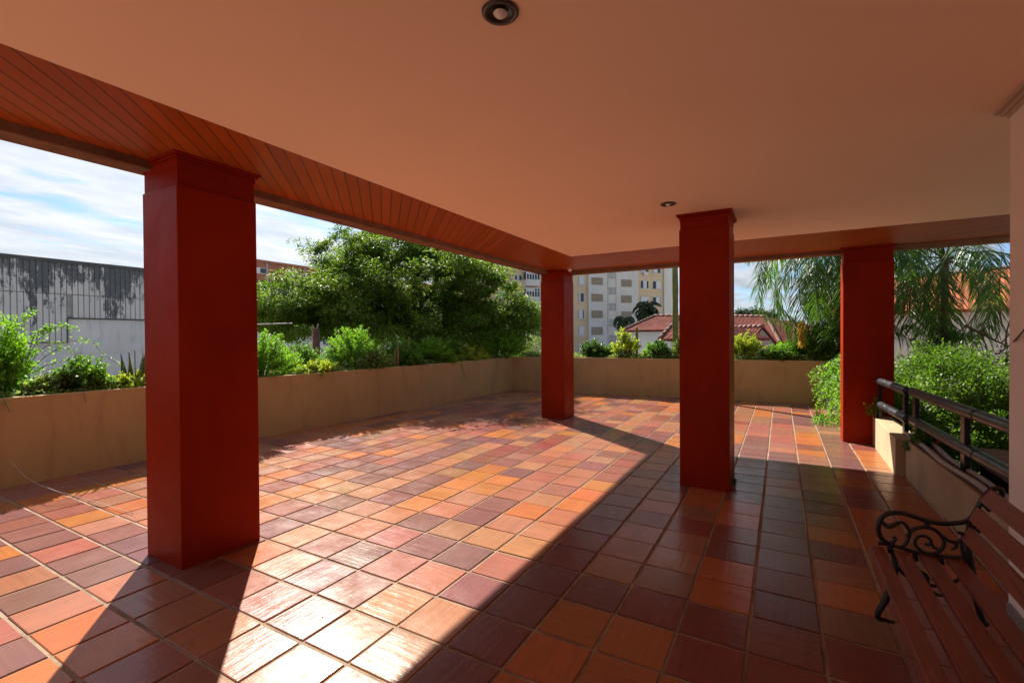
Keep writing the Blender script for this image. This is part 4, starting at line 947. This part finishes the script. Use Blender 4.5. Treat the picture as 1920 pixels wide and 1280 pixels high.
# bare branches at right
def bare(label, pts, D, r=.02, kids=5):
    t = thing('bare_branch', label, 'branch', at(*pts[0], D)); P_ = [at(*p, D) for p in pts]; pp = spline(P_, 6); m = MB(); m.tube(pp, list(np.linspace(r, r*.35, len(pp))), 6)
    for k in range(kids):
        a = pp[int(len(pp)*(.3+.65*k/kids))]; e = a+CR*random.uniform(-.25, .25)*D/8+np.array([0, 0, random.uniform(.1, .4)*D/8]); m.tube([a, (a+e)/2+np.array([.02, 0, .01]), e], [r*.45, r*.3, r*.12], 5)
    m.build('branch', M['twig'], t)
bare('bare dark branch sloping down before the pink house', [(1810, 610), (1840, 625), (1870, 640), (1889, 648)], 7.4, .022, 4)
bare('bare forked branch near the white wall', [(1885, 650), (1887, 625), (1893, 600)], 7.0, .016, 4)
bare('tall thin bare twig standing against the sky at the right', [(1876, 600), (1874, 550), (1876, 510), (1881, 468)], 7.6, .012, 6)
p0, p1, p2, p3 = [ony(x, y, 2.36*U) for x, y in ((1873, 662), (1884, 655), (1902, 640), (1930, 612))]
for p in (p2, p3): p[1] = 2.2*U
pp = [ony(1870, 664, 2.75*U), ony(1885, 653, 2.55*U), ony(1900, 641, 2.30*U)]; q_ = onx(1925, 613, .66*U); pp.append(q_)
tag(MB().tube(spline(pp, 5), [.004]*16, 6).build('dry_twig', M['iron']), 'thin dark twig sticking out in front of the white wall', 'twig')
# pale tendril by the left planter
pp = [fr(17, 862, .12), fr(50, 895, .25), np.array(onz(100, 918, .10)), np.array(onz(160, 935, .03)), np.array(onz(250, 962, .012))]
tag(MB().tube(spline(pp, 8), .0028, 5).build('dry_tendril', M['pale_root']), 'long dry pale tendril curving down onto the tiles at the left', 'tendril')
# fallen leaves
n = 260; lx = RNG.uniform(-4.4, .6, n); ly = RNG.uniform(-.2, 7.6, n); keep = (RNG.uniform(0, 1, n) < .35) | (lx < -3.6) | (ly > 6.6) | (lx > .55)
lx, ly = lx[keep]*U, ly[keep]*U; n = len(lx)
o = leaves('fallen_leaves', np.stack([lx, ly, np.full(n, .006)], 1), unit(n)*np.array([1, 1, .05]), np.array([0, 0, 1.])+unit(n)*.25, .022*RNG.uniform(.4, 1.1, n), .009, M['twig'], None)
tag(o, 'scattered dry leaf bits on the tiled floor', 'leaf litter', kind='stuff')
# ------------------------------------------------------------------ light
SAZ, SEL = R(128.-180.), R(40.8)       # azimuth (from +y, clockwise) and elevation of the sun
sd = Vector((math.sin(SAZ)*math.cos(SEL), math.cos(SAZ)*math.cos(SEL), math.sin(SEL)))
ld = bpy.data.lights.new('sun', 'SUN'); ld.energy = 5.0; ld.angle = R(.6); ld.color = (1., .91, .79)
lo = bpy.data.objects.new('sun', ld); C.objects.link(lo); lo.rotation_euler = (-sd).to_track_quat('-Z', 'Y').to_euler(); lo.location = (0, 0, 20)
w = bpy.data.worlds.new('World'); sc.world = w; w.use_nodes = True; nt = w.node_tree; N = nt.nodes; bg = N['Background']
class WN(NT):
    def __init__(s): s.t = nt; s.n = N
W_ = WN()
sky = N.new('ShaderNodeTexSky'); sky.sky_type = 'NISHITA'; sky.sun_disc = False; sky.sun_elevation = SEL; sky.sun_rotation = SAZ; sky.air_density = 1.; sky.dust_density = .6; sky.altitude = 30
g = W_.coord('Generated'); x, y, z = W_.sep(g)
zz = W_.math('ADD', W_.math('MAXIMUM', z, 0.), .09)
cb = N.new('ShaderNodeCombineXYZ'); W_.link(W_.math('DIVIDE', x, zz), cb.inputs[0]); W_.link(W_.math('DIVIDE', y, zz), cb.inputs[1])
mp = W_.map(cb.outputs[0], (1.5, .75, 1), (0, 0, R(-35)), (3.1, 1.7, 0))
wv = W_.noise(mp, 1.1, 3, .5, 'Color'); mv = W_.mix(.12, mp, wv)
n1 = W_.noise(mv, 1.75, 12, .62); n2 = W_.noise(mp, .45, 3, .5)
dt = N.new('ShaderNodeVectorMath'); dt.operation = 'DOT_PRODUCT'; W_.link(g, dt.inputs[0]); dt.inputs[1].default_value = sd
near = W_.ramp(dt.outputs['Value'], [(.25, 0.), (.85, 1.)])
cov = W_.math('ADD', W_.math('ADD', n1, W_.math('MULTIPLY', W_.math('SUBTRACT', n2, .5), .35)), W_.math('MULTIPLY', near, .075))
fac_ = W_.ramp(cov, [(.405, 0.), (.535, 1.)])
shade = W_.ramp(W_.noise(mv, 2.6, 10, .62), [(.38, .0), (.60, 1.)])
ccol = W_.mix(shade, W_.mix(near, (.085, .10, .12), (.30, .33, .365)), W_.mix(near, (.155, .175, .20), (.405, .41, .415)))
skc = W_.mix(1., sky.outputs[0], (.036, .045, .062), 'MULTIPLY')
fin = W_.mix(W_.math('MULTIPLY', fac_, .94), skc, ccol)
W_.link(fin, bg.inputs[0]); bg.inputs[1].default_value = 1.
sc.view_settings.view_transform = 'Standard'; sc.view_settings.look = 'None'; sc.view_settings.exposure = 1.36; sc.view_settings.gamma = 1
sc.render.engine = 'CYCLES'; sc.cycles.max_bounces = 8; sc.cycles.diffuse_bounces = 5; sc.cycles.use_denoising = True; sc.cycles.sample_clamp_indirect = 8
